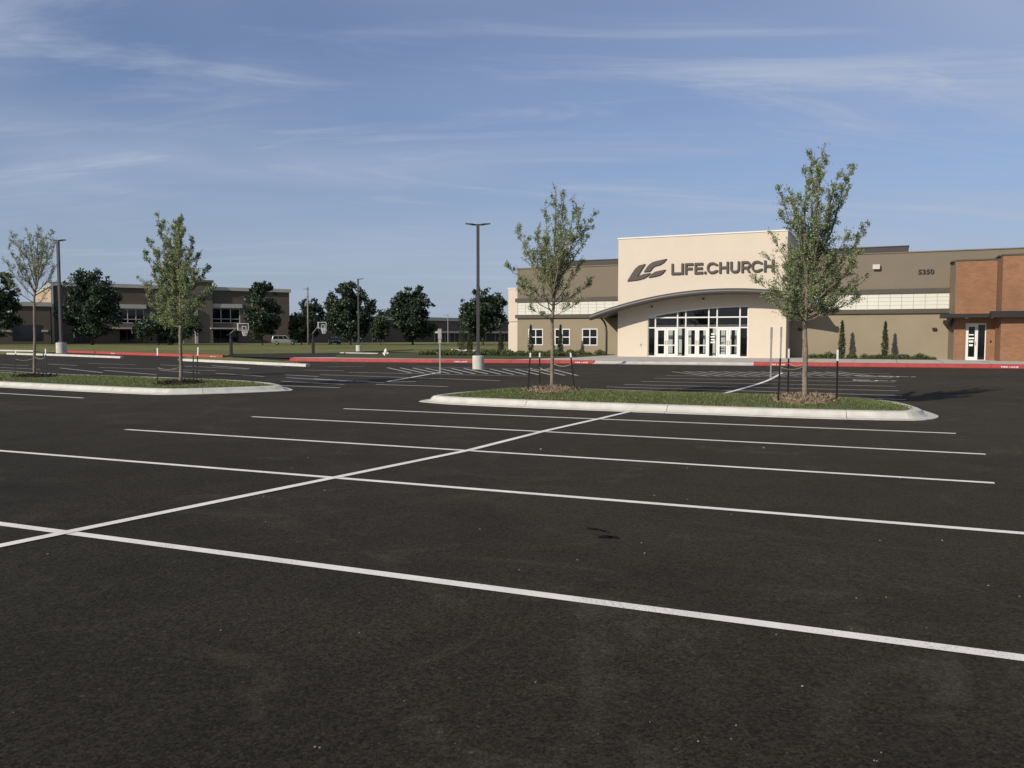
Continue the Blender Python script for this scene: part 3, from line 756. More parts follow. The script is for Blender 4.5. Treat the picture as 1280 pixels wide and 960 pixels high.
# lettering and emblem
u0, z0 = ch(839.5, 343.6, 0); u1, z1 = ch(967.8, 325.2, 0); _, zt = ch(839.5, 329.2, 0)
SG = .205                                   # stroke width of the wide sans letters
def glyph(b, ch_, x0, x1, dep):
    w = x1 - x0; t = SG; q = lambda p: b.prism([(x0 + x, z) for x, z in p], -dep, -.003)
    tv = t * .95
    def arc(cx, cz, rx, rz, a0, a1, n=9): return [(cx + rx * cos(R(a0 + (a1 - a0) * i / n)), cz + rz * sin(R(a0 + (a1 - a0) * i / n))) for i in range(n + 1)]
    if ch_ == 'L': q([(0, 0), (w, 0), (w, t), (tv, t), (tv, 1), (0, 1)])
    if ch_ == 'I': q([(0, 0), (w, 0), (w, 1), (0, 1)])
    if ch_ == '.': q([(0, 0), (w, 0), (w, t), (0, t)])
    if ch_ == 'F': q([(0, 0), (tv, 0), (tv, .40), (w * .9, .40), (w * .9, .40 + t), (tv, .40 + t), (tv, 1 - t), (w, 1 - t), (w, 1), (0, 1)])
    if ch_ == 'E': q([(0, 0), (w, 0), (w, t), (tv, t), (tv, .40), (w * .95, .40), (w * .95, .40 + t), (tv, .40 + t), (tv, 1 - t), (w, 1 - t), (w, 1), (0, 1)])
    if ch_ == 'H': q([(0, 0), (tv, 0), (tv, .40), (w - tv, .40), (w - tv, 0), (w, 0), (w, 1), (w - tv, 1), (w - tv, .40 + t), (tv, .40 + t), (tv, 1), (0, 1)])
    if ch_ == 'U': q([(0, 1), (0, .36)] + arc(.36, .36, .36, .36, 180, 270)[1:] + arc(w - .36, .36, .36, .36, 270, 360) + [(w, 1), (w - tv, 1)] +
                     [(w - tv, .36)] + arc(w - .36, .36, .36 - tv, .36 - t, 360, 270)[1:] + arc(.36, .36, .36 - tv, .36 - t, 270, 180) + [(tv, 1)])
    if ch_ == 'C':
        r = .44; o = [(w, .30)] + [(w - .04, .16)] + arc(w - r, r, r * .86, r, -50, -90)[1:] + arc(r, r, r, r, 270, 180) + arc(r, 1 - r, r, r, 180, 90) + arc(w - r, 1 - r, r * .86, r, 90, 50) + [(w - .04, .84), (w, .70)]
        ri = r - t; i_ = [(w - tv * 1.05, .70)] + arc(w - r, 1 - r, ri * .85, ri, 50, 90) + arc(r, 1 - r, r - tv, ri, 90, 180) + arc(r, r, r - tv, ri, 180, 270) + arc(w - r, r, ri * .85, ri, 270, 310) + [(w - tv * 1.05, .30)]
        q(o + i_)
    if ch_ == 'R':
        q([(0, 0), (tv, 0), (tv, 1), (0, 1)])
        m = .32; rr = (1 - m) / 2; c = w - rr
        q([(tv + .001, 1), (c, 1)] + arc(c, 1 - rr, rr, rr, 90, -90)[1:] + [(tv + .001, m), (tv + .001, m + t)] + [(c, m + t)] + arc(c, 1 - rr, rr - tv, rr - t, -90, 90)[1:] + [(tv + .001, 1 - t)])
        q([(w * .52, m - .001), (w * .80, m - .001), (w, 0), (w * .74, 0)])
lt = MB(); LX = [('L', 0, 75), ('I', 82, 99), ('F', 112, 178), ('E', 190, 258), ('.', 268, 284), ('C', 290, 378), ('H', 388, 462), ('U', 475, 549), ('R', 562, 634), ('C', 640, 726), ('H', 736, 812)]
for c_, a, e in LX: glyph(lt, c_, a / 84, e / 84, .12)
hz_ = (zt - z0) * .96; kx = (u1 - u0) / (812 / 84)
lt.v = [(x * kx, y, z * hz_) for x, y, z in lt.v]
o = lt.build('lettering', 'letter_metal', church); o.location = (u0, -.002, z0)
lg = MB()
def lp(pts):
    q = [ch(780 + x / 6.4, 290 + y / 6.4, 0) for x, y in pts]; lg.prism(q, -.12, -.003)
lp([(28, 394), (62, 338), (92, 294), (122, 268), (172, 256), (140, 306), (106, 360), (128, 348), (160, 336), (214, 328), (190, 352), (160, 371), (110, 384)])
lp([(160, 320), (184, 284), (206, 258), (236, 240), (276, 229), (344, 215), (318, 244), (290, 262), (254, 272), (236, 280), (210, 314)])
lp([(198, 364), (226, 334), (252, 318), (284, 310), (334, 301), (312, 330), (286, 346), (250, 356)])
lg.build('emblem', 'letter_metal', church)
u0, z0 = ch(1147.7, 343.2, VR); u1, _ = ch(1167.6, 343, VR); _, z1 = ch(1147.7, 337, VR)
o = text_mesh('5350', u1 - u0, z1 - z0, .06, .02).build('house_number', 'black_paint', church); o.location = (u0, VR - .003, z0)
# wall fittings on the right wing
b = MB(); b.box(17.61, 18.08, VR - .3, VR - .003, 6.16, 6.50); b.build('floodlight', 'pale_concrete', church, bevel=.04)
for u in (12.95, 21.52):
    b = MB(); b.box(u - .13, u + .13, VR - .2, VR - .003, 1.96, 2.14); b.build('wall_light', 'black_paint', church, bevel=.03)
# brick corner
DB0, DB1 = 23.2, 24.38
TBk, TBp = 6.38, 6.50
b = wall_with_holes(22.62, 25.0, -.1, TBk, 0, .35, [(DB0, DB1, -.1, 2.40)]); b.box(22.64, 22.97, .36, VR - .003, -.1, TBk)
b.build('brick_wall', 'brick', church)
MB().prism([(22.617, .012), (22.617, VR - .003), (22.36, VR - .003), (22.57, .012)], -.1, TBk - .003, 'xy').build('return_wall', 'shaded_return', church)  # left-facing side, its shade painted as a darker tone
b = MB(); b.box(25.002, 36, -1.6, -1.25, -.1, TBp); b.build('brick_wall', 'brick', church)
MB().prism([(24.998, -1.585), (25.35, -1.24), (25.35, VR - .003), (24.87, -.003), (24.87, -.4)], -.1, TBp - .003, 'xy').build('return_wall', 'shaded_brick', church)  # darker brick tone stands in for shade on this side
b = MB(); b.box(22.57, 24.99, -.05, .40, TBk + .002, TBk + .09); b.box(22.33, 23.02, .40, VR - .003, TBk + .002, TBk + .09)
b.box(24.95, 36, -1.65, -1.2, TBp + .002, TBp + .09); b.box(24.82, 25.4, -1.2, VR - .003, TBp + .002, TBp + .09); b.build('coping', 'dark_trim', church)
MB().box(23.0, 36, .4, VR - .01, 5.9, 6.0).build('roof', 'roof_screen', church)
b = MB()
b.prism([(21.78, 2.74), (25.0, 2.74), (25.0, 2.98), (21.78, 2.98)], -1.35, -.003)      # flat canopy over the brick corner
b.box(21.78, 22.355, -.003, 1.6, 2.745, 2.975)
b.box(25.001, 36, -2.3, -1.603, 2.72, 3.10); b.box(24.4, 25.0, -2.3, -1.352, 2.72, 3.10)
bc = b.build('flat_canopy', 'black_trim', church)
b = MB(); b.prism([(-1.30, 2.738), (1.5, 2.738), (1.5, 2.1)], 22.2, 22.35, 'yz'); b.build('canopy_bracket', 'black_trim', bc)
for u in (23.2, 24.6):
    b = MB(); b.box(u - .08, u + .08, -.8, -.6, 2.69, 2.738); b.build('canopy_light', 'white_metal', bc)
# side door
b = MB(); ym0, ym1 = .10, .22
b.box(DB0 + .002, DB0 + .07, ym0, ym1, 0, 2.395); b.box(DB1 - .06, DB1 - .002, ym0, ym1, 0, 2.395)
b.box(DB0 + .07, DB1 - .06, ym0, ym1, 2.30, 2.395); b.box(23.86, 23.93, ym0, ym1, 0, 2.30); b.box(23.93, DB1 - .06, ym0, ym1, 0, .06)
b.build('door_frame', 'white_metal', church)
MB().box(23.93, DB1 - .06, .15, .16, .06, 2.3).build('sidelight', 'black_glass', church)
b = MB(); a, c = DB0 + .075, 23.855
b.box(a, a + .12, .11, .19, .01, 2.295); b.box(c - .10, c, .11, .19, .01, 2.295); b.box(a + .12, c - .10, .11, .19, .01, .24); b.box(a + .12, c - .10, .11, .19, 2.18, 2.295)
do = b.build('door', 'white_metal', church)
MB().box(a + .12, c - .10, .145, .155, .24, 2.18).build('door_pane', 'black_glass', do)
for z, w, h in ((1.66, .28, .07), (1.43, .33, .10), (1.23, .26, .12), (.99, .22, .12)):
    m_ = (a + .12 + c - .14) / 2; MB().box(m_ - w / 2, m_ + w / 2, .138, .143, z - h / 2, z + h / 2).build('notice', 'paper', do)
b = MB(); b.tube([(c - .06, .11, 1.0), (c - .06, .05, 1.0), (c - .06, .05, 1.2), (c - .06, .11, 1.2)], .012, 6); b.build('handle', 'galvanised', do)
b = MB(); b.box(24.58, 24.68, -.05, -.002, 1.18, 1.3); b.build('intercom', 'black_paint', church, bevel=.01)
b = MB(); u, z = ch(801, 431, 0); b.box(u - .05, u + .05, -.04, -.002, z - .08, z + .08); b.build('wall_plate', 'galvanised', church)

# ------------------------------------------------------------------ far office buildings
def facade_frame(px0, py0, Y0, ang):
    o = AT(px0, py0, Y0); return o
AO = R(33.5)
oc = AT(68, 430, 165); oc.z = 0
office = empty('office_building', oc, AO, label='brown two storey office block with pale cornice and dark windows behind the field', cat='office building')
DO = Vector((cos(AO), sin(AO), 0)); NO = Vector((-sin(AO), cos(AO), 0))
def of(px, py, w=0):
    d = ray(px, py); t = (w - (CAMP - oc).dot(NO)) / d.dot(NO); q = CAMP + d * t - oc; return q.dot(DO), q.z
LEN = of(362, 400)[0]; TO = of(68, 357)[1]
holes = []
def win(x0, x1, y0, y1):
    a, z1 = of(x0, y0); c, _ = of(x1, y0); _, z0 = of((x0 + x1) / 2, y1); return (a, c, max(z0, .3), z1)
upper = [win(149, 180, 386, 404), win(264, 300, 385, 404)]
lower = [win(149, 178, 412, 430), win(264, 298, 412, 430), win(92, 112, 418, 430), win(196, 244, 412, 430)]
b = MB()
allh = sorted(upper + lower)
# split the wall in columns so that each column has its own openings
xs = sorted({0, LEN} | {h[0] for h in allh} | {h[1] for h in allh})
for x0, x1 in zip(xs, xs[1:]):
    zs = sorted([(h[2], h[3]) for h in allh if h[0] < x1 - .01 and h[1] > x0 + .01]); z = -.1
    for a, c in zs: b.box(x0, x1, 0, .5, z, a); z = c
    b.box(x0, x1, 0, .5, z, TO)
b.box(LEN - .5, LEN, .5, 40, -.1, TO); b.box(0, .5, .5, 48, 7.2, TO); b.box(0, .5, .5, 48, -.1, 7.198)
b.build('front_wall', 'office_wall', office)
b = MB(); b.box(.5, LEN - .5, .5, 40, TO - .6, TO - .4); b.build('roof', 'roof_screen', office)
b = MB(); b.box(-.35, LEN + .35, -.35, .6, TO + .002, TO + .75); b.box(-.35, .6, .6, 48, TO + .002, TO + .75); b.box(LEN - .6, LEN + .35, .6, 40, TO + .002, TO + .75)
b.build('cornice', 'office_trim', office)
b = MB(); b.box(-.06, -.002, .02, 47.9, 8.2, TO - .05); b.build('stone_panel', 'office_stone', office)
b = MB(); b.box(-.4, .05, -.4, -.002, -.1, TO); b.build('corner_pier', 'office_trim', office)
for i, (a, c, z0, z1) in enumerate(upper + lower):
    w = MB(); s = .14
    w.box(a, a + s, .05, .3, z0, z1); w.box(c - s, c, .05, .3, z0, z1); w.box(a + s, c - s, .05, .3, z1 - s, z1); w.box(a + s, c - s, .05, .3, z0, z0 + s)
    k = 3
    for q in range(1, k): x = a + (c - a) * q / k; w.box(x - .07, x + .07, .06, .29, z0 + s, z1 - s)
    if z0 > 3: 
        for q in range(k):
            x0 = a + (c - a) * q / k + .14; x1 = a + (c - a) * (q + 1) / k - .14; z = z0 + (z1 - z0) * .28; w.box(x0, x1, .07, .28, z - .07, z + .07)
    wo = w.build('window', 'office_trim' if z0 > 3 else 'bronze_metal', office)
    MB().box(a + .05, c - .05, .30, .34, z0 + .05, z1 - .05).build('pane', 'black_glass', wo)
for i, (a, c, z0, z1) in enumerate(upper):
    MB().box(a - .4, c + .4, -.45, -.002, z1 + .1, z1 + .95).build('lintel', 'office_trim', office)
for i, (a, c, z0, z1) in enumerate(lower[:3]):
    MB().box(a - (.4 if i != 0 else 2.6), c + .6, -1.6, -.002, z1 + .15, z1 + .42).build('entrance_canopy', 'office_trim', office)
ta, tz = of(228, 352, -.75); tc_, _ = of(265, 352, -.75)
MB().box(ta, tc_, -.75, -.002, -.1, tz).build('tower', 'office_wall_pale', office)
MB().box(ta - .3, tc_ + .3, -1.0, -.002, tz + .002, tz + .5).build('cornice', 'office_wall_pale', office)
for px in (245.6,):
    a, _ = of(px, 400, -1.2); MB().box(a - .28, a + .28, -1.2, -.76, -.1, of(px, 386, -1.2)[1]).build('pier', 'office_trim', office)
a, z = of(255.5, 368, -1.2); MB().box(a - .45, a + .45, -1.0, -.752, z - .6, z + .6).build('wall_light', 'office_trim', office)
for px in (344, 328):
    a, z = of(px, 385, 0); MB().box(a - .25, a + .25, -.35, -.002, z - .3, z + .3).build('wall_light', 'office_trim', office)
# low wing at the left
a0, zl = of(-60, 381, -3); a1, _ = of(67, 381, -3)
b = MB(); b.box(a0, a1 - .6, -3, 12, -.1, zl); b.build('low_wing', 'office_wall', office)
b = MB(); b.box(a0, a1 - .3, -3.3, 12.2, zl + .002, zl + .8); b.build('cornice', 'office_trim', office)
g0, gz = of(15, 406, -3); g1, _ = of(52, 406, -3)
MB().box(g0, g1, -3.06, -3.002, .8, gz).build('window', 'black_glass', office)
for x0, x1 in ((2, 15), (52, 60)):
    q0, qz = of(x0, 413, -3); q1, _ = of(x1, 413, -3); MB().box(q0, q1, -3.3, -3.002, qz - .3, qz + .1).build('ledge', 'office_trim', office)
# long low building beyond
AL = R(46)
lc = AT(392, 430, 196); lc.z = 0
lowb = empty('low_building', lc, AL, label='long single storey brown building with pale roof edge behind the trees', cat='building')
DL = Vector((cos(AL), sin(AL), 0)); NL = Vector((-sin(AL), cos(AL), 0))
def lf(px, py, w=0):
    d = ray(px, py); t = (w - (CAMP - lc).dot(NL)) / d.dot(NL); q = CAMP + d * t - lc; return q.dot(DL), q.z
zt = lf(410, 394)[1]; ll = 74
MB().box(0, ll, 0, 25, -.1, zt - .9).build('wall', 'office_wall', lowb)
MB().box(-.4, ll + .4, -.5, 25.4, zt - .898, zt).build('roof_edge', 'office_trim', lowb)
for px0, px1 in ((543, 552), (556, 568), (607, 630), (440, 452), (465, 478)):
    a, z = lf(px0, 416.5); c, _ = lf(px1, 416.5)
    w = MB().box(a, c, -.06, -.002, .2, z).build('window', 'bronze_metal', lowb)
    for q in (0, .5, 1): x = a + (c - a) * q; MB().box(x - .12, x + .12, -.12, -.062, .2, z).build('mullion', 'office_trim', w)
a, z = lf(541, 415); c, _ = lf(640, 415)
MB().box(a, c, -2.4, -.002, z - .3, z + .3).build('walkway_roof', 'office_trim', lowb)

# ------------------------------------------------------------------ young staked trees on the islands
def ihgt(x, y):
    for spt, h in ISL:
        if inside(spt, x, y): return h(x, y)
    return 0
def young_tree(px, Y, forkpy, top, tips, seed, dens, label, leafm='elm_leaf', lsize=.085, extra=6, r0=.062, mulch='mulch', low=.3):
    rn = random.Random(seed); rng = np.random.default_rng(seed)
    X = (px - 640) / F * (Y * cos(PITCH) + 1.5 * sin(PITCH)); zb = ihgt(X, Y)
    base = Vector((X, Y, zb))
    def W3(q, dy=0): return AT(q[0], q[1], Y + dy) - base
    root = empty('young_tree', base, 0, label=label, cat='tree', group='young staked trees on the kerbed islands')
    tb = MB(); L = []
    fork = W3((px, forkpy)); topv = W3((top[0], top[1] + 4)); tips = [(a, c + 3) for a, c in tips]
    # trunk with slight wobble up to the leader top
    tr = [Vector((0, 0, -.05)), Vector((0, 0, .08))]
    for t in (.3, .6, .85): tr.append(fork * t + Vector((rn.uniform(-.02, .02), rn.uniform(-.02, .02), 0)))
    tr.append(fork)
    for i in range(1, 8):
        t = i / 7; p = fork.lerp(topv, t) + Vector((rn.uniform(-.05, .05), rn.uniform(-.06, .06), 0)) * (1 - t); tr.append(p)
    k = len(tr); rad = [r0 * 1.35, r0 * 1.05, r0, r0 * .95, r0 * .92, r0 * .9] + [max(.006, r0 * .8 * (1 - i / 7) ** .8) for i in range(1, 8)]
    tb.tube(tr, rad, 9)
    limbs = [([Vector(p) for p in tr[5:]], .9)]
    H0 = fork.z; H1 = topv.z
    allt = [(q, rn.uniform(-.5, .5)) for q in tips]
    for i in range(extra):
        a = allt[i % len(tips)][0]
        allt.append(((px + (a[0] - px) * rn.uniform(.2, .6), a[1] + rn.uniform(-6, 10)), rn.choice((-1, 1)) * rn.uniform(.6, 1.3)))
    for q, dy in allt:
        tip = W3(q, dy); hz = tip.z
        t0 = max(0, min(.62, (hz - H0) / (H1 - H0) * rn.uniform(.25, .6) - .05))
        s = fork.lerp(topv, t0); 
        if hz < s.z + .25: s = fork.lerp(topv, 0) + Vector((0, 0, -.05))
        d = tip - s
        c = s + Vector((d.x * .58, d.y * .58, d.z * .40)) + Vector((rn.uniform(-.08, .08), rn.uniform(-.08, .08), 0))
        pts = []
        for i in range(9):
            t = i / 8; p = s * (1 - t) ** 2 + c * 2 * t * (1 - t) + tip * t * t
            pts.append(p + Vector((rn.uniform(-.025, .025), rn.uniform(-.025, .025), 0)) * (1 if 0 < i < 8 else 0))
        rr = max(.010, min(r0 * .55, d.length * .0125))
        tb.tube(pts, [rr * (1 - .82 * i / 8) for i in range(9)], 6)
        limbs.append((pts, 1))
    def grow(p, d, ln, rad, lv, lf_):
        """a twig: slightly curving upward; leaves along it"""
        pts = [p]; q = p.copy(); dd = d.copy(); ns = 4
        for i in range(ns):
            dd = (dd + Vector((rn.gauss(0, .16), rn.gauss(0, .16), rn.gauss(.09, .12)))).normalized(); q = q + dd * ln / ns; pts.append(q.copy())
        tb.tube(pts, [rad * (1 - .6 * i / ns) for i in range(ns + 1)], 3, cap=False)
        nl = max(1, int(ln * lf_))
        for i in range(nl):
            t = rn.uniform(.12, 1.03) * ns; a = min(ns - 1, int(t)); w = pts[a].lerp(pts[a + 1], t - a)
            L.append(w + Vector((rn.gauss(0, .024), rn.gauss(0, .024), rn.gauss(0, .024))))
        if lv > 0:
            for i in range(rn.choice((2, 3, 3))):
                t = rn.uniform(.25, .95) * ns; a = min(ns - 1, int(t)); w = pts[a].lerp(pts[a + 1], t - a)
                e = (dd + Vector((rn.gauss(0, .6), rn.gauss(0, .6), rn.gauss(.1, .45)))).normalized()
                grow(w, e, ln * rn.uniform(.4, .7), rad * .6, lv - 1, lf_)
    for pts, w in limbs:
        tot = sum((pts[i + 1] - pts[i]).length for i in range(len(pts) - 1)); nt_ = int(tot * 10.5)
        for j in range(nt_):
            t = (.16 + .84 * ((j + rn.random()) / nt_)) * (len(pts) - 1); a = min(len(pts) - 2, int(t)); p = pts[a].lerp(pts[a + 1], t - a)
            f = t / (len(pts) - 1)
            tan_ = (pts[a + 1] - pts[a]).normalized()
            out_ = Vector((rn.gauss(0, 1), rn.gauss(0, 1), rn.gauss(.2, .5))).normalized()
            d = (tan_ * .85 + out_ * .75).normalized()
            hf = max(0, min(1, (p.z - H0) / (H1 - H0)))
            lf_ = dens * (low + (1 - low) * min(1, f * 1.15)) * rn.choice((.15, .5, 1.0, 1.5, 1.9))
            grow(p, d, rn.uniform(.20, .48) * (1.05 - .62 * f), .0065, 1, lf_)
    tb.build('trunk', 'bark', root, fixn=False, smooth=True)
    leaves(np.array([tuple(p) for p in L]), rng, lsize, lsize * .56, .1, 'crown', leafm, root)
    # mulch ring
    mb = MB(); n = 22; vs = [(0, 0, .08)]
    for ring, (rr, hh) in enumerate(((.35, .065), (.7, .035), (1.0, -.02))):
        for i in range(n):
            a = 2 * pi * i / n; q = rr * .72 * rn.uniform(.85, 1.12); vs.append((q * cos(a), q * sin(a), hh + rn.uniform(-.015, .02) + (ihgt(X + q * cos(a), Y + q * sin(a)) or zb) - zb))
    fs = [(0, 1 + i, 1 + (i + 1) % n) for i in range(n)] + [(1 + r * n + i, 1 + (r + 1) * n + i, 1 + (r + 1) * n + (i + 1) % n, 1 + r * n + (i + 1) % n) for r in range(2) for i in range(n)]
    mb.add(vs, fs); mo = mb.build('mulch', mulch, smooth=True, kind='stuff', label='mulch heaped round the foot of a young tree', cat='mulch'); mo.location = base
    nc = 900; a = rng.uniform(0, 2 * pi, nc); r = np.sqrt(rng.uniform(0, 1, nc)) * .78
    zc_ = np.interp(r, [0, .25, .5, .8], [.08, .065, .035, 0])
    pos = np.stack([r * np.cos(a), r * np.sin(a), zc_ + rng.uniform(-.005, .02, nc) + [(ihgt(X + x, Y + y) or zb) - zb for x, y in zip(r * np.cos(a), r * np.sin(a))]], 1)
    o = leaves(pos, rng, .10, .03, 0, 'mulch_chips', mulch, None, kind='stuff', label='loose bark chips on the mulch round a young tree', cat='mulch'); o.location = base
    return base
bA = young_tree(43, 30.6, 387, (48, 279), [(66, 284), (70, 300), (13, 286), (10.5, 303), (5, 322), (4, 340), (69.5, 329), (66, 352), (42, 291), (58, 292), (24, 300), (20, 320)], 11, 52,
                'sparse grey-green young tree on the left island, leftmost of the four staked trees', 'elm_leaf_grey', .052, 4, .050, 'dark_mulch', .12)
bB = young_tree(226, 26.3, 407, (220, 272), [(198, 268), (229, 270), (186, 296), (181, 314), (173.5, 346), (182, 366), (187, 395), (199, 401), (249, 313), (260, 333), (270, 357), (263, 366), (251, 393), (241, 402),
                (207, 280), (212, 300), (240, 300), (195, 330), (205, 360), (235, 350), (248, 378), (192, 380)], 22, 160,
                'dense dark green young tree on the left island, in front of the office block', 'elm_leaf', .050, 10, .055, 'dark_mulch', .7)
bC = young_tree(690, 21.6, 402, (695, 233), [(636, 330), (646, 281), (657, 300), (672, 288), (740, 267), (735, 293), (738, 351), (727, 323), (718, 245), (682, 252), (722, 374), (662, 381), (706, 240), (729, 256), (712, 280), (648, 352)], 33, 108,
                'open vase shaped young tree on the right island before the church left wing', 'elm_leaf', .046, 6, .050, 'mulch', .16)
bD = young_tree(1006, 18.7, 402, (1029, 181), [(975, 237), (970, 294), (946, 350), (962, 319), (1063, 207), (1087, 276), (1074, 311), (1084, 343), (1075, 368), (960, 367), (978, 384), (1053, 373), (1046, 233), (1007, 211), (993, 254),
                (1014, 190), (1048, 214), (1060, 290), (1064, 330), (984, 330), (1040, 262), (1068, 355), (968, 340), (1035, 352)], 44, 122,
                'tallest young tree, leafy and green, on the right island before the taupe wing', 'elm_leaf', .046, 10, .058, 'mulch', .42)

# stakes
def stake(bpx, bpy_, tpx, tpy, trunk, label, white=.16, tieh=.72, Yo=None):
    zg_ = .2
    p = P(bpx, bpy_, zg_)
    if Yo: p = AT(bpx, bpy_, trunk.y + Yo)
    gz = ihgt(p.x, p.y) or .15
    p = Vector((p.x, p.y, gz)); top = AT(tpx, tpy, p.y); d = top - p; ln = d.length
    root = empty('tree_stake', p, 0, label=label, cat='stake', group='metal stakes round the young trees')
    q = Vector((0, 0, 1)).rotation_difference(d.normalized()).to_matrix().to_4x4()
    def tpost(z0, z1, g=0):
        b = MB(); b.X = q; s = .019 + g
        b.box(-s, s, -.004 - g, .004 + g, z0, z1); b.box(-.004 - g, .004 + g, .0042 + g, .036 + g, z0, z1); return b
    if white:
        tpost(-.25, ln - white).build('post', 'black_paint', root); tpost(ln - white + .001, ln, .001).build('painted_top', 'stake_white', root)
    else: tpost(-.25, ln).build('post', 'black_paint', root)
    a = d.normalized() * ln * tieh; c = Vector((trunk.x, trunk.y, p.z + ln * tieh + .02)) - p
    b = MB(); b.tube([a + (c - a) * i / 6 - Vector((0, 0, .07 * sin(pi * i / 6))) for i in range(7)], .007, 5); b.build('tie_rope', 'rope', root, smooth=True)
    return root
stake(18, 469.5, 19.7, 439, bA, 'stake left of the sparse leftmost tree', .1, .7, -.2)
stake(57.5, 471.5, 56.8, 436, bA, 'white-topped stake right of the sparse leftmost tree', .22, .7, -.35)
stake(53.6, 467, 54, 442, bA, 'shorter stake just behind the right stake of the sparse tree', 0, .8, .8)
stake(197, 480, 196.7, 435, bB, 'white-topped stake left of the dense dark green tree', .24, .45, -.1)
stake(242, 477.5, 241.5, 444, bB, 'short plain black stake right of the dense dark green tree', 0, .5, .2)
stake(245.5, 474, 247.5, 434, bB, 'white-topped stake standing furthest right of the dense dark green tree', .28, .5, .7)
stake(660, 490, 663, 441, bC, 'stake left of the open vase shaped tree, furthest from its trunk', .12, .6, -.1)
stake(675, 486.5, 674.5, 441, bC, 'stake close behind the trunk of the open vase shaped tree', .12, .6, .7)
stake(718.5, 491, 713, 441, bC, 'leaning stake right of the open vase shaped tree', .12, .7, -.2)
stake(972.6, 500, 975.5, 448, bD, 'plain black stake leaning left of the tallest young tree', 0, .8, -.2)
stake(985, 493, 986, 436, bD, 'white-topped stake just left of the tallest tree trunk', .22, .7, .6)
stake(1046, 500.5, 1047, 437, bD, 'white-topped stake right of the tallest young tree', .25, .8, -.3)

# ------------------------------------------------------------------ old dark trees at the back
def crown_tree(name, label, px0, px1, py0, py1, Y, seed, leafm, n=5200, lsz=.42, group=None, trunkpy=None, cat='tree', clumps=54, barkm='dark_bark'):
    rn = random.Random(seed); rng = np.random.default_rng(seed)
    cxp = (px0 + px1) / 2; base = AT(cxp, 430, Y); base.z = .0
    zt = AT(cxp, py0, Y).z; zb = .9; wr = (px1 - px0) / 2 / F * Y
    root = empty(name, base, 0, label=label, cat=cat, group=group)
    C_ = []
    zc_ = (zt + zb) / 2; hz = (zt - zb) / 2
    for i in range(clumps):
        while True:
            v = Vector((rn.uniform(-1, 1), rn.uniform(-1, 1), rn.uniform(-1, 1)))
            if .25 < v.length < 1: break
        v.x, v.y = [c * (1 + .35 * abs(v.z)) for c in (v.x, v.y)]; sq = 1 - .22 * max(0, v.z) - .04 * max(0, -v.z)
        C_.append((Vector((v.x * wr * .84 * sq, v.y * wr * .8 * sq, zc_ + v.z * hz * .90)), rn.uniform(.17, .31) * wr))
    for i in range(34):  # spiky outer sprays
        a = rn.uniform(0, 2 * pi); e = rn.uniform(-.5, 1.3)
        C_.append((Vector((cos(a) * cos(e) * wr * rn.uniform(.85, 1.04), sin(a) * cos(e) * wr * .8, zc_ + sin(e) * hz * 1.02)), rn.uniform(.07, .13) * wr))
    pos = []
    w = np.array([c[1] ** 2 for c in C_]); w /= w.sum()
    cnt = rng.multinomial(int(n * 1.9), w)
    for (c, r), k in zip(C_, cnt):
        q = rng.normal(size=(k, 3)); q /= np.linalg.norm(q, axis=1)[:, None]; q *= (r * rng.uniform(.35, 1.12, k) )[:, None]; q[:, 2] *= .75
        pos.append(q + np.array(c[:]))
    pos = np.concatenate(pos)
    leaves(pos, rng, lsz, lsz * .6, .15, 'crown', leafm, root)
    b = MB(); r0 = max(.07, wr * .045)
    b.tube([(0, 0, -.1), (0, 0, zb * .5), (rn.uniform(-.2, .2), 0, zb + hz * .3), (0, 0, zc_ + hz * .5)], [r0 * 1.3, r0, r0 * .8, r0 * .25], 8)
    for c, r in C_[:16]:
        s = Vector((0, 0, zb + (c.z - zb) * .35)); b.tube([s, s.lerp(c, .5) + Vector((0, 0, -.1 * wr)), c], [r0 * .5, r0 * .32, r0 * .1], 5)
    b.build('trunk', barkm, root, smooth=True, fixn=False); return root
BG = 'dark mature trees in front of the office buildings'
crown_tree('mature_tree', 'dark tree cut off by the left edge of the photo', -28, 24, 336, 424, 140, 1, 'oak_leaf', 5200, .5, BG)
crown_tree('mature_tree', 'broad dark tree right of the left lamp post', 78, 153, 339, 424, 148, 2, 'oak_leaf', 7600, .5, BG, clumps=66)
crown_tree('mature_tree', 'low dark tree behind the dense staked young tree', 172, 250, 388, 427, 150, 3, 'oak_leaf', 4200, .5, BG)
crown_tree('mature_tree', 'dark upright tree before the right end of the office block', 306, 350, 352, 421, 148, 4, 'oak_leaf', 5600, .48, BG)
crown_tree('mature_tree', 'dark round tree behind the wooden utility pole', 368, 407, 374, 418, 172, 5, 'oak_leaf', 3800, .5, BG)
crown_tree('mature_tree', 'paler small tree with a light trunk beside the silver car', 360, 394, 391, 420, 152, 6, 'oak_leaf_pale', 2600, .42, BG, barkm='bark')
crown_tree('mature_tree', 'dark tree behind the tall single-head lamp post', 408, 468, 353, 424, 150, 7, 'oak_leaf', 7000, .5, BG, clumps=62)
crown_tree('mature_tree', 'small olive tree right of the single-head lamp post', 463, 488, 396, 426, 146, 8, 'oak_leaf_pale', 1900, .36, BG)
crown_tree('mature_tree', 'round dark tree between the two lamp posts, nearly symmetrical', 486, 546, 359, 424, 150, 9, 'oak_leaf', 7200, .5, BG, clumps=62)
crown_tree('mature_tree', 'dark tree behind the double-head lamp post beside the church', 573, 634, 361, 424, 150, 10, 'oak_leaf', 7000, .5, BG, clumps=62)
crown_tree('mature_tree', 'far tree top showing over the low building roof', 468, 492, 388, 424, 240, 12, 'oak_leaf', 2200, .6, BG)

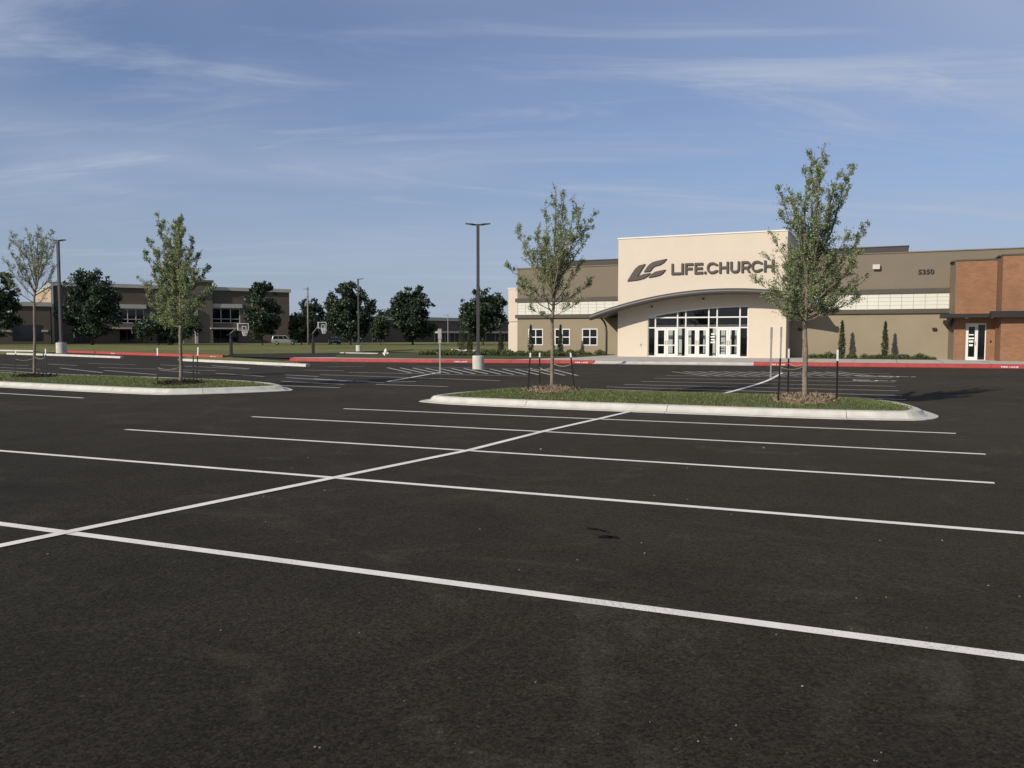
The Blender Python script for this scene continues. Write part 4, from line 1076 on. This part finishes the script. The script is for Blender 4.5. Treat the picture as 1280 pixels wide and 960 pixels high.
# ------------------------------------------------------------------ shrubs and junipers by the church
def juniper(px, pybase, pytop, v, wpx, seed, label, leafm='juniper_leaf', n=1500):
    u, zt = ch(px, pytop, v); rng = np.random.default_rng(seed)
    p = chw(u, v, .02); root = empty('columnar_juniper', p, 0, label=label, cat='shrub', group='columnar evergreens along the church wall')
    Y = p.y; w = wpx / 2 / F * Y; t = rng.uniform(0, 1, n) ** 1.15
    prof = np.interp(t, [0, .08, .3, .6, .8, .88, 1], [.55, .95, 1, .72, .38, .22, .10]) * w
    a = rng.uniform(0, 2 * pi, n); r = prof * np.sqrt(rng.uniform(.25, 1.15, n)) * (1 + .15 * np.sin(a * 3 + t * 19))
    pos = np.stack([r * np.cos(a), r * np.sin(a), .08 + t * (zt - .1)], 1)
    leaves(pos, rng, .13, .05, 1.2, 'foliage', leafm, root)
    MB().tube([(0, 0, -.05), (0, 0, zt * .9)], [.035, .008], 6).build('stem', 'dark_bark', root); return root
juniper(1053, 446, 402, .7, 7.5, 1, 'tall dark column evergreen nearest the tallest young tree')
juniper(1107, 446, 403, .7, 7.5, 3, 'tall dark column evergreen in the middle of the right wing wall')
juniper(663.5, 442, 407, 3.0, 6.0, 5, 'tall thin dark column evergreen before the leftmost square window')
juniper(700.7, 442, 407, 3.0, 6.2, 7, 'tall thin dark column evergreen before the middle square window')
juniper(587, 442, 411, 4.0, 7.5, 9, 'tall dark column evergreen left of the double-head lamp post base')
juniper(626, 442, 416, 4.0, 6.5, 10, 'dark column evergreen just left of the cream end wall')
juniper(577, 442, 404, 14, 9.5, 11, 'pale green upright shrub beyond the bed, left of the double-head lamp post', 'oak_leaf_pale', 1300)
# low shrubs
def shrub_proto(seed, n=420, leafm='shrub_leaf'):
    rng = np.random.default_rng(seed); q = rng.normal(size=(n, 3)); q /= np.linalg.norm(q, axis=1)[:, None]
    q *= rng.uniform(.5, 1.05, n)[:, None]; q *= [.46, .46, .34]; q[:, 2] = np.abs(q[:, 2]) + .06
    q *= (1 + .18 * np.sin(q[:, 0] * 11 + seed) * np.cos(q[:, 1] * 9))[:, None]
    root = empty('low_shrub'); leaves(q, rng, .12, .07, .4, 'foliage', leafm, root)
    b = MB()
    for i in range(5):
        a = i * 1.26; b.tube([(0, 0, -.04), (.15 * cos(a), .15 * sin(a), .18), (.28 * cos(a), .28 * sin(a), .32)], [.018, .012, .005], 4)
    b.build('stem', 'dark_bark', root, fixn=False); return root
protos = [shrub_proto(s) for s in (1, 2, 3)]; used = set(); rn = random.Random(7)
def shrub(p, sc, label, group):
    k = rn.randrange(3); o = protos[k] if k not in used else copy_tree(protos[k]); used.add(k)
    o.location = p; o.rotation_euler = (0, 0, rn.uniform(0, 6.28)); o.scale = (sc, sc, sc * rn.uniform(.8, 1.15)); tag(o, label, 'shrub', group)
u0 = ch(530, 445, -2)[0]
k = 0; u = -13.6
while u < -2.0:
    shrub(chw(u, 3.4 + rn.uniform(-.4, .4), .03), rn.uniform(.7, 1.05), 'low leafy shrub in the row under the square windows', 'low shrubs under the left wing windows'); u += rn.uniform(.68, 1.0)
# front edge of the long bed running left past the lamp post
a, c = P(532, 446.6), chw(-3.0, -1.2)
nn = 34
for i in range(nn):
    p = a.lerp(c, i / (nn - 1)) + Vector((rn.uniform(-.3, .3), rn.uniform(-.9, .9), .15))
    shrub((p.x, p.y, .18), rn.uniform(.75, 1.15), 'low leafy shrub in the long bed behind the red kerb', 'low shrubs in the long bed by the red kerb')
for px in (1016, 1025, 1036, 1043, 1048, 1064, 1081, 1092, 1099, 1112, 1124, 1131, 1143, 1150, 1156, 1167):
    u, _ = ch(px, 445, .7); shrub(chw(u, .7 + rn.uniform(-.3, .3), .03), (rn.uniform(.62, .95) if px < 1166 else .45), 'low leafy shrub along the right wing wall', 'low shrubs along the right wing wall')
for i in range(3):
    if i not in used:
        for ch_ in list(protos[i].children): bpy.data.objects.remove(ch_)
        bpy.data.objects.remove(protos[i])

# ------------------------------------------------------------------ lamp posts
def lamp(px, pybase, pytop, heads, label, basew, headw):
    p = P(px, pybase); Y = p.y; sc = 1.0
    zt = AT(px, pytop, Y).z; rb = basew / 2 / F * Y; hb = rb * 2.35
    root = empty('lamp_post', p, 0, label=label, cat='lamp post', group='parking lot lamp posts on round concrete bases')
    MB().lathe([(rb, -.1), (rb, hb - .03), (rb - .03, hb)], n=28).build('concrete_base', 'pale_concrete', root)
    s = rb * .26
    pb = MB(); pb.box(-s, s, -s, s, hb + .002, zt); pb.build('pole', 'pole_paint', root, bevel=s * .25)
    MB().box(-s * 1.7, s * 1.7, -s * 1.7, s * 1.7, hb + .001, hb + .09 * rb / .3).build('base_plate', 'pole_paint', root, bevel=.01)
    hl = headw / F * Y
    for sgn in heads:
        hb_ = MB(); x0 = sgn * (s + .002); x1 = sgn * hl; t = rb * .11; tilt = .035 * hl
        a, c = sorted((x0, x1)); za = zt - .02 - t; zl = za + (tilt if sgn < 0 else tilt * 1.6)
        w0, w1 = rb * .25, rb * .62
        xm = x0 + (x1 - x0) * .3
        hb_.add([(x0, -w0, zt - t * 2.2), (x0, w0, zt - t * 2.2), (x0, w0, zt - .02), (x0, -w0, zt - .02),
                 (xm, -w1, zt - t * 1.6), (xm, w1, zt - t * 1.6), (xm, w1, zt + t * .1), (xm, -w1, zt + t * .1),
                 (x1, -w1 * .85, zt + t * .2), (x1, w1 * .85, zt + t * .2), (x1, w1 * .85, zt + t * .75), (x1, -w1 * .85, zt + t * .75)],
                [(0, 1, 2, 3), (0, 4, 5, 1), (1, 5, 6, 2), (2, 6, 7, 3), (3, 7, 4, 0), (4, 8, 9, 5), (5, 9, 10, 6), (6, 10, 11, 7), (7, 11, 8, 4), (8, 11, 10, 9)])
        hd = hb_.build('lamp_head', 'black_paint', root)
        xa = x0 + (x1 - x0) * .45; xb = x0 + (x1 - x0) * .9; f = lambda x: zt - t * 1.6 + (t * 1.8) * (abs(x - xm) / abs(x1 - xm)) - .004
        lb = MB(); lb.add([(xa, -w1 * .6, f(xa)), (xa, w1 * .6, f(xa)), (xb, w1 * .6, f(xb)), (xb, -w1 * .6, f(xb))], [(0, 1, 2, 3)]); lb.build('lens', 'lamp_lens', hd)
    return root
lamp(597.8, 461.5, 280, (-1, 1), 'double-head lamp post on a white base near the church, the nearest one', 14.5, 15.5)
lamp(76.8, 442.4, 300, (-1, 1), 'dark lamp post on a grey base beside the sparse leftmost tree', 12, 9.5)
lamp(448.5, 439.8, 348.5, (1,), 'slim single-head lamp post on a white base out in the field', 7, 7.5)

# ------------------------------------------------------------------ signs, hydrant, hoops, pole
def sign_post(px, pyb, pyt, plate_px, label):
    p = P(px, pyb); Y = p.y; zt = AT(px, pyt, Y).z
    root = empty('parking_sign', p, R(-8), label=label, cat='sign post', group='thin parking sign posts')
    b = MB(); b.box(-.03, .03, -.012, .012, -.05, zt - .02); b.box(-.03, -.018, .0122, .035, -.05, zt - .02); b.box(.018, .03, .0122, .035, -.05, zt - .02); b.build('post', 'galvanised', root)
    w = plate_px / 2 / F * Y
    MB().box(-w, w, -.022, -.0135, zt - .46, zt).build('sign_plate', 'sign_back', root, bevel=.004)
    MB().box(-w * .8, w * .8, -.022, -.0135, zt - .66, zt - .49).build('sign_plate', 'sign_back', root, bevel=.003)
    bb = MB()
    for z in (zt - .08, zt - .38): bb.tube([(0, -.03, z), (0, -.0225, z)], .012, 8)
    bb.build('bolt', 'galvanised', root); return root
sign_post(550, 467, 411, 4.6, 'sign post by the hatched bay left of the nearest lamp post')
sign_post(963.3, 472.5, 409, 3.0, 'sign post left of the other, at the curved white line before the entrance')
sign_post(975.5, 466.5, 408.5, 2.6, 'farther thin sign post just left of the tallest young tree')

hp = P(482.3, 447.4); hy = empty('fire_hydrant', hp, R(-20), label='white fire hydrant standing behind the red kerb', cat='fire hydrant')
k = 1.0
MB().lathe([(.19, -.05), (.19, .04), (.13, .05), (.115, .08), (.11, .46), (.14, .47), (.14, .51), (.125, .53)], n=18).build('barrel', 'hydrant_paint', hy, smooth=False)
MB().lathe([(.125, .531), (.12, .58), (.09, .66), (.04, .70), (.03, .71), (.03, .77), (.001, .775)], n=18).build('bonnet', 'hydrant_paint', hy)
for a in (0, pi):
    b = MB(); b.tube([(.09 * cos(a), 0, .36), (.21 * cos(a), 0, .36)], .055, 10); b.tube([(.212 * cos(a), 0, .36), (.25 * cos(a), 0, .36)], .065, 8); b.build('outlet_cap', 'hydrant_paint', hy)
b = MB(); b.tube([(0, -.09, .32), (0, -.22, .32)], .075, 10); b.tube([(0, -.222, .32), (0, -.27, .32)], .088, 8); b.build('outlet_cap', 'hydrant_paint', hy)

def hoop(px, pyb, boardx0, boardx1, py0, py1, hoopx, label, rimm):
    p = P(px, pyb); Y = p.y; g = lambda x, y, dy=0: AT(x, y, Y + dy) - p
    root = empty('basketball_hoop', p, 0, label=label, cat='basketball hoop', group='basketball hoops at the edge of the field')
    w = 3.4 / 2 / F * Y
    MB().box(-w, w, -w, w, -.05, g(px, 424).z).build('padded_post', 'black_paint', root, bevel=.04)
    tp = g(px, 417); bx = g(boardx0 + 1.5, (py0 + py1) / 2)
    b = MB(); b.tube([(0, 0, g(px, 424).z - .05), (0, 0, tp.z), (bx.x * .5, 0, (tp.z + bx.z) / 2), (bx.x, 0, bx.z)], [.09, .09, .07, .06], 8)
    b.tube([(-.35, 0, tp.z - .15), (0, 0, tp.z - .05), (bx.x, 0, bx.z - .25)], .05, 6); b.build('arm', 'black_paint', root)
    a = g(boardx0, py0); c = g(boardx1, py1)
    # board turned partly edge-on, pale rim round a clear pane
    bo = MB(); fx = .05
    bo.box(a.x, a.x + fx * 2.2, -.06, .06, c.z, a.z); bo.box(c.x - fx, c.x, -.05, .05, c.z, a.z); bo.box(a.x + fx * 2.2, c.x - fx, -.05, .05, a.z - fx, a.z); bo.box(a.x + fx * 2.2, c.x - fx, -.05, .05, c.z, c.z + fx)
    m0 = a.x + (c.x - a.x) * .42; m1 = a.x + (c.x - a.x) * .80; zl0 = c.z + fx * 1.3; zl1 = c.z + (a.z - c.z) * .6
    for q in ((m0, m0 + .05, zl0, zl1), (m1 - .05, m1, zl0, zl1), (m0 + .05, m1 - .05, zl1 - .05, zl1)): bo.box(q[0], q[1], -.05, -.02, q[2], q[3])
    bb = bo.build('backboard', 'board_frame', root)
    MB().box(a.x + fx * 2.2, c.x - fx, -.008, .008, c.z + fx, a.z - fx).build('board_pane', 'glass', bb)
    hc = g(hoopx, py1 + .8); r = .26
    rb = MB(); rb.tube([(hc.x + r * cos(2 * pi * i / 16), -.33 + r * sin(2 * pi * i / 16), hc.z) for i in range(17)], .02, 6); rb.tube([(hc.x, -.07, hc.z), (hc.x, .0, hc.z)], .05, 6)
    ro = rb.build('rim', rimm, root)
    nb = MB()
    for i in range(12):
        for d in (1, -1):
            a0 = 2 * pi * i / 12; a1 = a0 + d * .5
            nb.tube([(hc.x + r * cos(a0), -.33 + r * sin(a0), hc.z), (hc.x + .8 * r * cos(a1), -.33 + .8 * r * sin(a1), hc.z - .2), (hc.x + .55 * r * cos(a0 + d * 1.0), -.33 + .55 * r * sin(a0 + d * 1.0), hc.z - .42)], .012, 3)
    nb.build('net', 'net', ro)
hoop(289, 444.4, 296.5, 311, 404, 413, 307.5, 'left basketball hoop with an orange rim, before the office block', 'rim_orange')
hoop(391.5, 443.2, 397, 408, 402.5, 410.5, 406, 'right basketball hoop with a pale rim, beside the utility pole', 'white_metal')

pp = AT(385.5, 430, 150); pp.z = 0
up = empty('utility_pole', pp, 0, label='tall wooden utility pole with small crossarms behind the right basketball hoop', cat='utility pole')
zt = AT(385.5, 359, 150).z
MB().tube([(0, 0, -.2), (0, 0, zt)], [.2, .12], 10).build('pole', 'wood_pole', up, smooth=True)
for dz in (.4, 1.7): MB().box(-.75 if dz < 1 else -.3, .3, -.2, -.12, zt - dz, zt - dz + .1).build('crossarm', 'wood_pole', up)
b = MB()
for x in (-.65, -.2, .22): b.lathe([(.05, zt - .298), (.05, zt - .2), (.02, zt - .14)], (x, -.16), 8)
b.build('insulators', 'galvanised', up)
# slim far light pole
pq = AT(560, 430, 180); pq.z = 0
fp = empty('lamp_post', pq, 0, label='very thin far lamp post before the low building', cat='lamp post', group='parking lot lamp posts on round concrete bases')
zt = AT(560, 394, 180).z
MB().tube([(0, 0, -.1), (0, 0, zt)], .085, 8).build('pole', 'galvanised', fp); MB().box(-.9, .1, -.2, .2, zt, zt + .12).build('lamp_head', 'galvanised', fp)

# ------------------------------------------------------------------ parked cars at the office
def car(loc, rz, paint, label, suv=True):
    root = empty('parked_car', loc, rz, label=label, cat='car', group='cars parked at the office')
    L_, W_ = 4.7, 1.86
    if suv:
        low = [(-2.33, .38), (-2.35, .80), (-2.28, 1.02), (1.0, 1.02), (1.95, .98), (2.28, .84), (2.35, .55), (2.33, .34), (1.95, .32), (-1.9, .32)]
        cab = [(-2.25, 1.022), (-2.12, 1.62), (-1.95, 1.74), (.05, 1.76), (.35, 1.70), (1.05, 1.022)]
    else:
        low = [(-2.25, .35), (-2.3, .75), (-2.2, .92), (1.0, .90), (1.95, .80), (2.25, .66), (2.3, .40), (2.2, .28), (-2.1, .28)]
        cab = [(-1.9, .922), (-1.1, 1.38), (-.7, 1.45), (.2, 1.44), (.55, 1.36), (1.2, .902)]
    b = MB(); b.prism(low, -W_ / 2, W_ / 2); b.build('body', paint, root, bevel=.07)
    # cabin: narrower at the roof
    b = MB(); n = len(cab); z0, z1 = cab[0][1], max(p[1] for p in cab)
    def yy(z, s): return s * (W_ / 2 - .04 - .16 * (z - z0) / (z1 - z0))
    b.add([(x, yy(z, -1), z) for x, z in cab] + [(x, yy(z, 1), z) for x, z in cab], [tuple(range(n)), tuple(range(2 * n - 1, n - 1, -1))] + [(i, n + i, n + (i + 1) % n, (i + 1) % n) for i in range(n)])
    cb = b.build('cabin', paint, root, bevel=.05)
    zw0, zw1 = z0 + .06, z1 - .13
    def edge(z, rear):
        pts = cab[:3] if rear else cab[::-1][:3]
        for (xa, za), (xb, zb_) in zip(pts, pts[1:]):
            if za <= z <= zb_ + 1e-6: return xa + (xb - xa) * (z - za) / (zb_ - za)
        return pts[-1][0]
    r0, r1 = edge(zw0, True) + .14, edge(zw1, True) + .14; f0, f1 = edge(zw0, False) - .16, edge(zw1, False) - .16
    cuts = [0, .36, .70, 1] if suv else [0, .5, 1]
    for s in (-1, 1):
        for t0, t1 in zip(cuts, cuts[1:]):
            g = .04
            q = [(r0 + (f0 - r0) * t0 + g, zw0), (r0 + (f0 - r0) * t1 - g, zw0), (r1 + (f1 - r1) * t1 - g, zw1), (r1 + (f1 - r1) * t0 + g, zw1)]
            w = MB(); vs = [(x, yy(z, s) + s * .006, z) for x, z in q] + [(x, yy(z, s) - s * .02, z) for x, z in q]
            w.add(vs, [(0, 1, 2, 3), (7, 6, 5, 4), (0, 4, 5, 1), (1, 5, 6, 2), (2, 6, 7, 3), (3, 7, 4, 0)]); w.build('side_window', 'black_glass', cb)
    for rear in (True, False):
        xa, xb = edge(zw0, rear), edge(zw1, rear); sg = -1 if rear else 1
        w = MB(); ya, yb = yy(zw0, 1) - .12, yy(zw1, 1) - .10
        w.add([(xa + sg * .012, -ya, zw0), (xa + sg * .012, ya, zw0), (xb + sg * .012, yb, zw1), (xb + sg * .012, -yb, zw1)], [(0, 1, 2, 3)]); w.build('rear_window' if rear else 'windscreen', 'black_glass', cb)
    if suv:
        b = MB()
        for s in (-.6, .6): b.tube([(-1.8, s, z1 + .0), (-1.7, s, z1 + .07), (-.1, s, z1 + .07), (0, s, z1)], .02, 5)
        b.build('roof_rail', 'black_paint', cb)
    for x in (-1.42, 1.45):
        for s in (-1, 1):
            y0, y1 = s * (W_ / 2 - .22), s * (W_ / 2 + .015)
            b = MB(); b.tube([(x, y0, .34), (x, y1, .34)], .34, 20); wo = b.build('wheel', 'tyre', root)
            b = MB(); b.tube([(x, y1, .34), (x, y1 + s * .012, .34)], .21, 12); b.build('rim', 'rim', wo)
    zl = .82 if suv else .68
    for s in (-1, 1):
        MB().box(2.24, 2.33, s * .68 - .18, s * .68 + .18, zl - .12, zl).build('headlight', 'lamp_lens', root)
        MB().box(-2.365, -2.30, s * .75 - .1, s * .75 + .1, zl - .02, zl + .16).build('tail_light', 'tail_red', root)
        b = MB(); b.box(.75, .92, s * (W_ / 2 + .06) - .09, s * (W_ / 2 + .06) + .09, zw0, zw0 + .14); b.build('mirror', paint, root, bevel=.02)
    b = MB(); b.box(2.30, 2.40, -.85, .85, .36, .55); b.build('bumper', 'black_paint', root, bevel=.03)
    return root
q = AT(356, 431, 156); car((q.x, q.y, .07), R(12), 'silver_paint', 'silver sport utility car parked under the trees before the office block')
q = AT(418, 430, 160); car((q.x, q.y, .07), R(-70), 'dark_car', 'dark car facing the field in the shade of the trees', False)
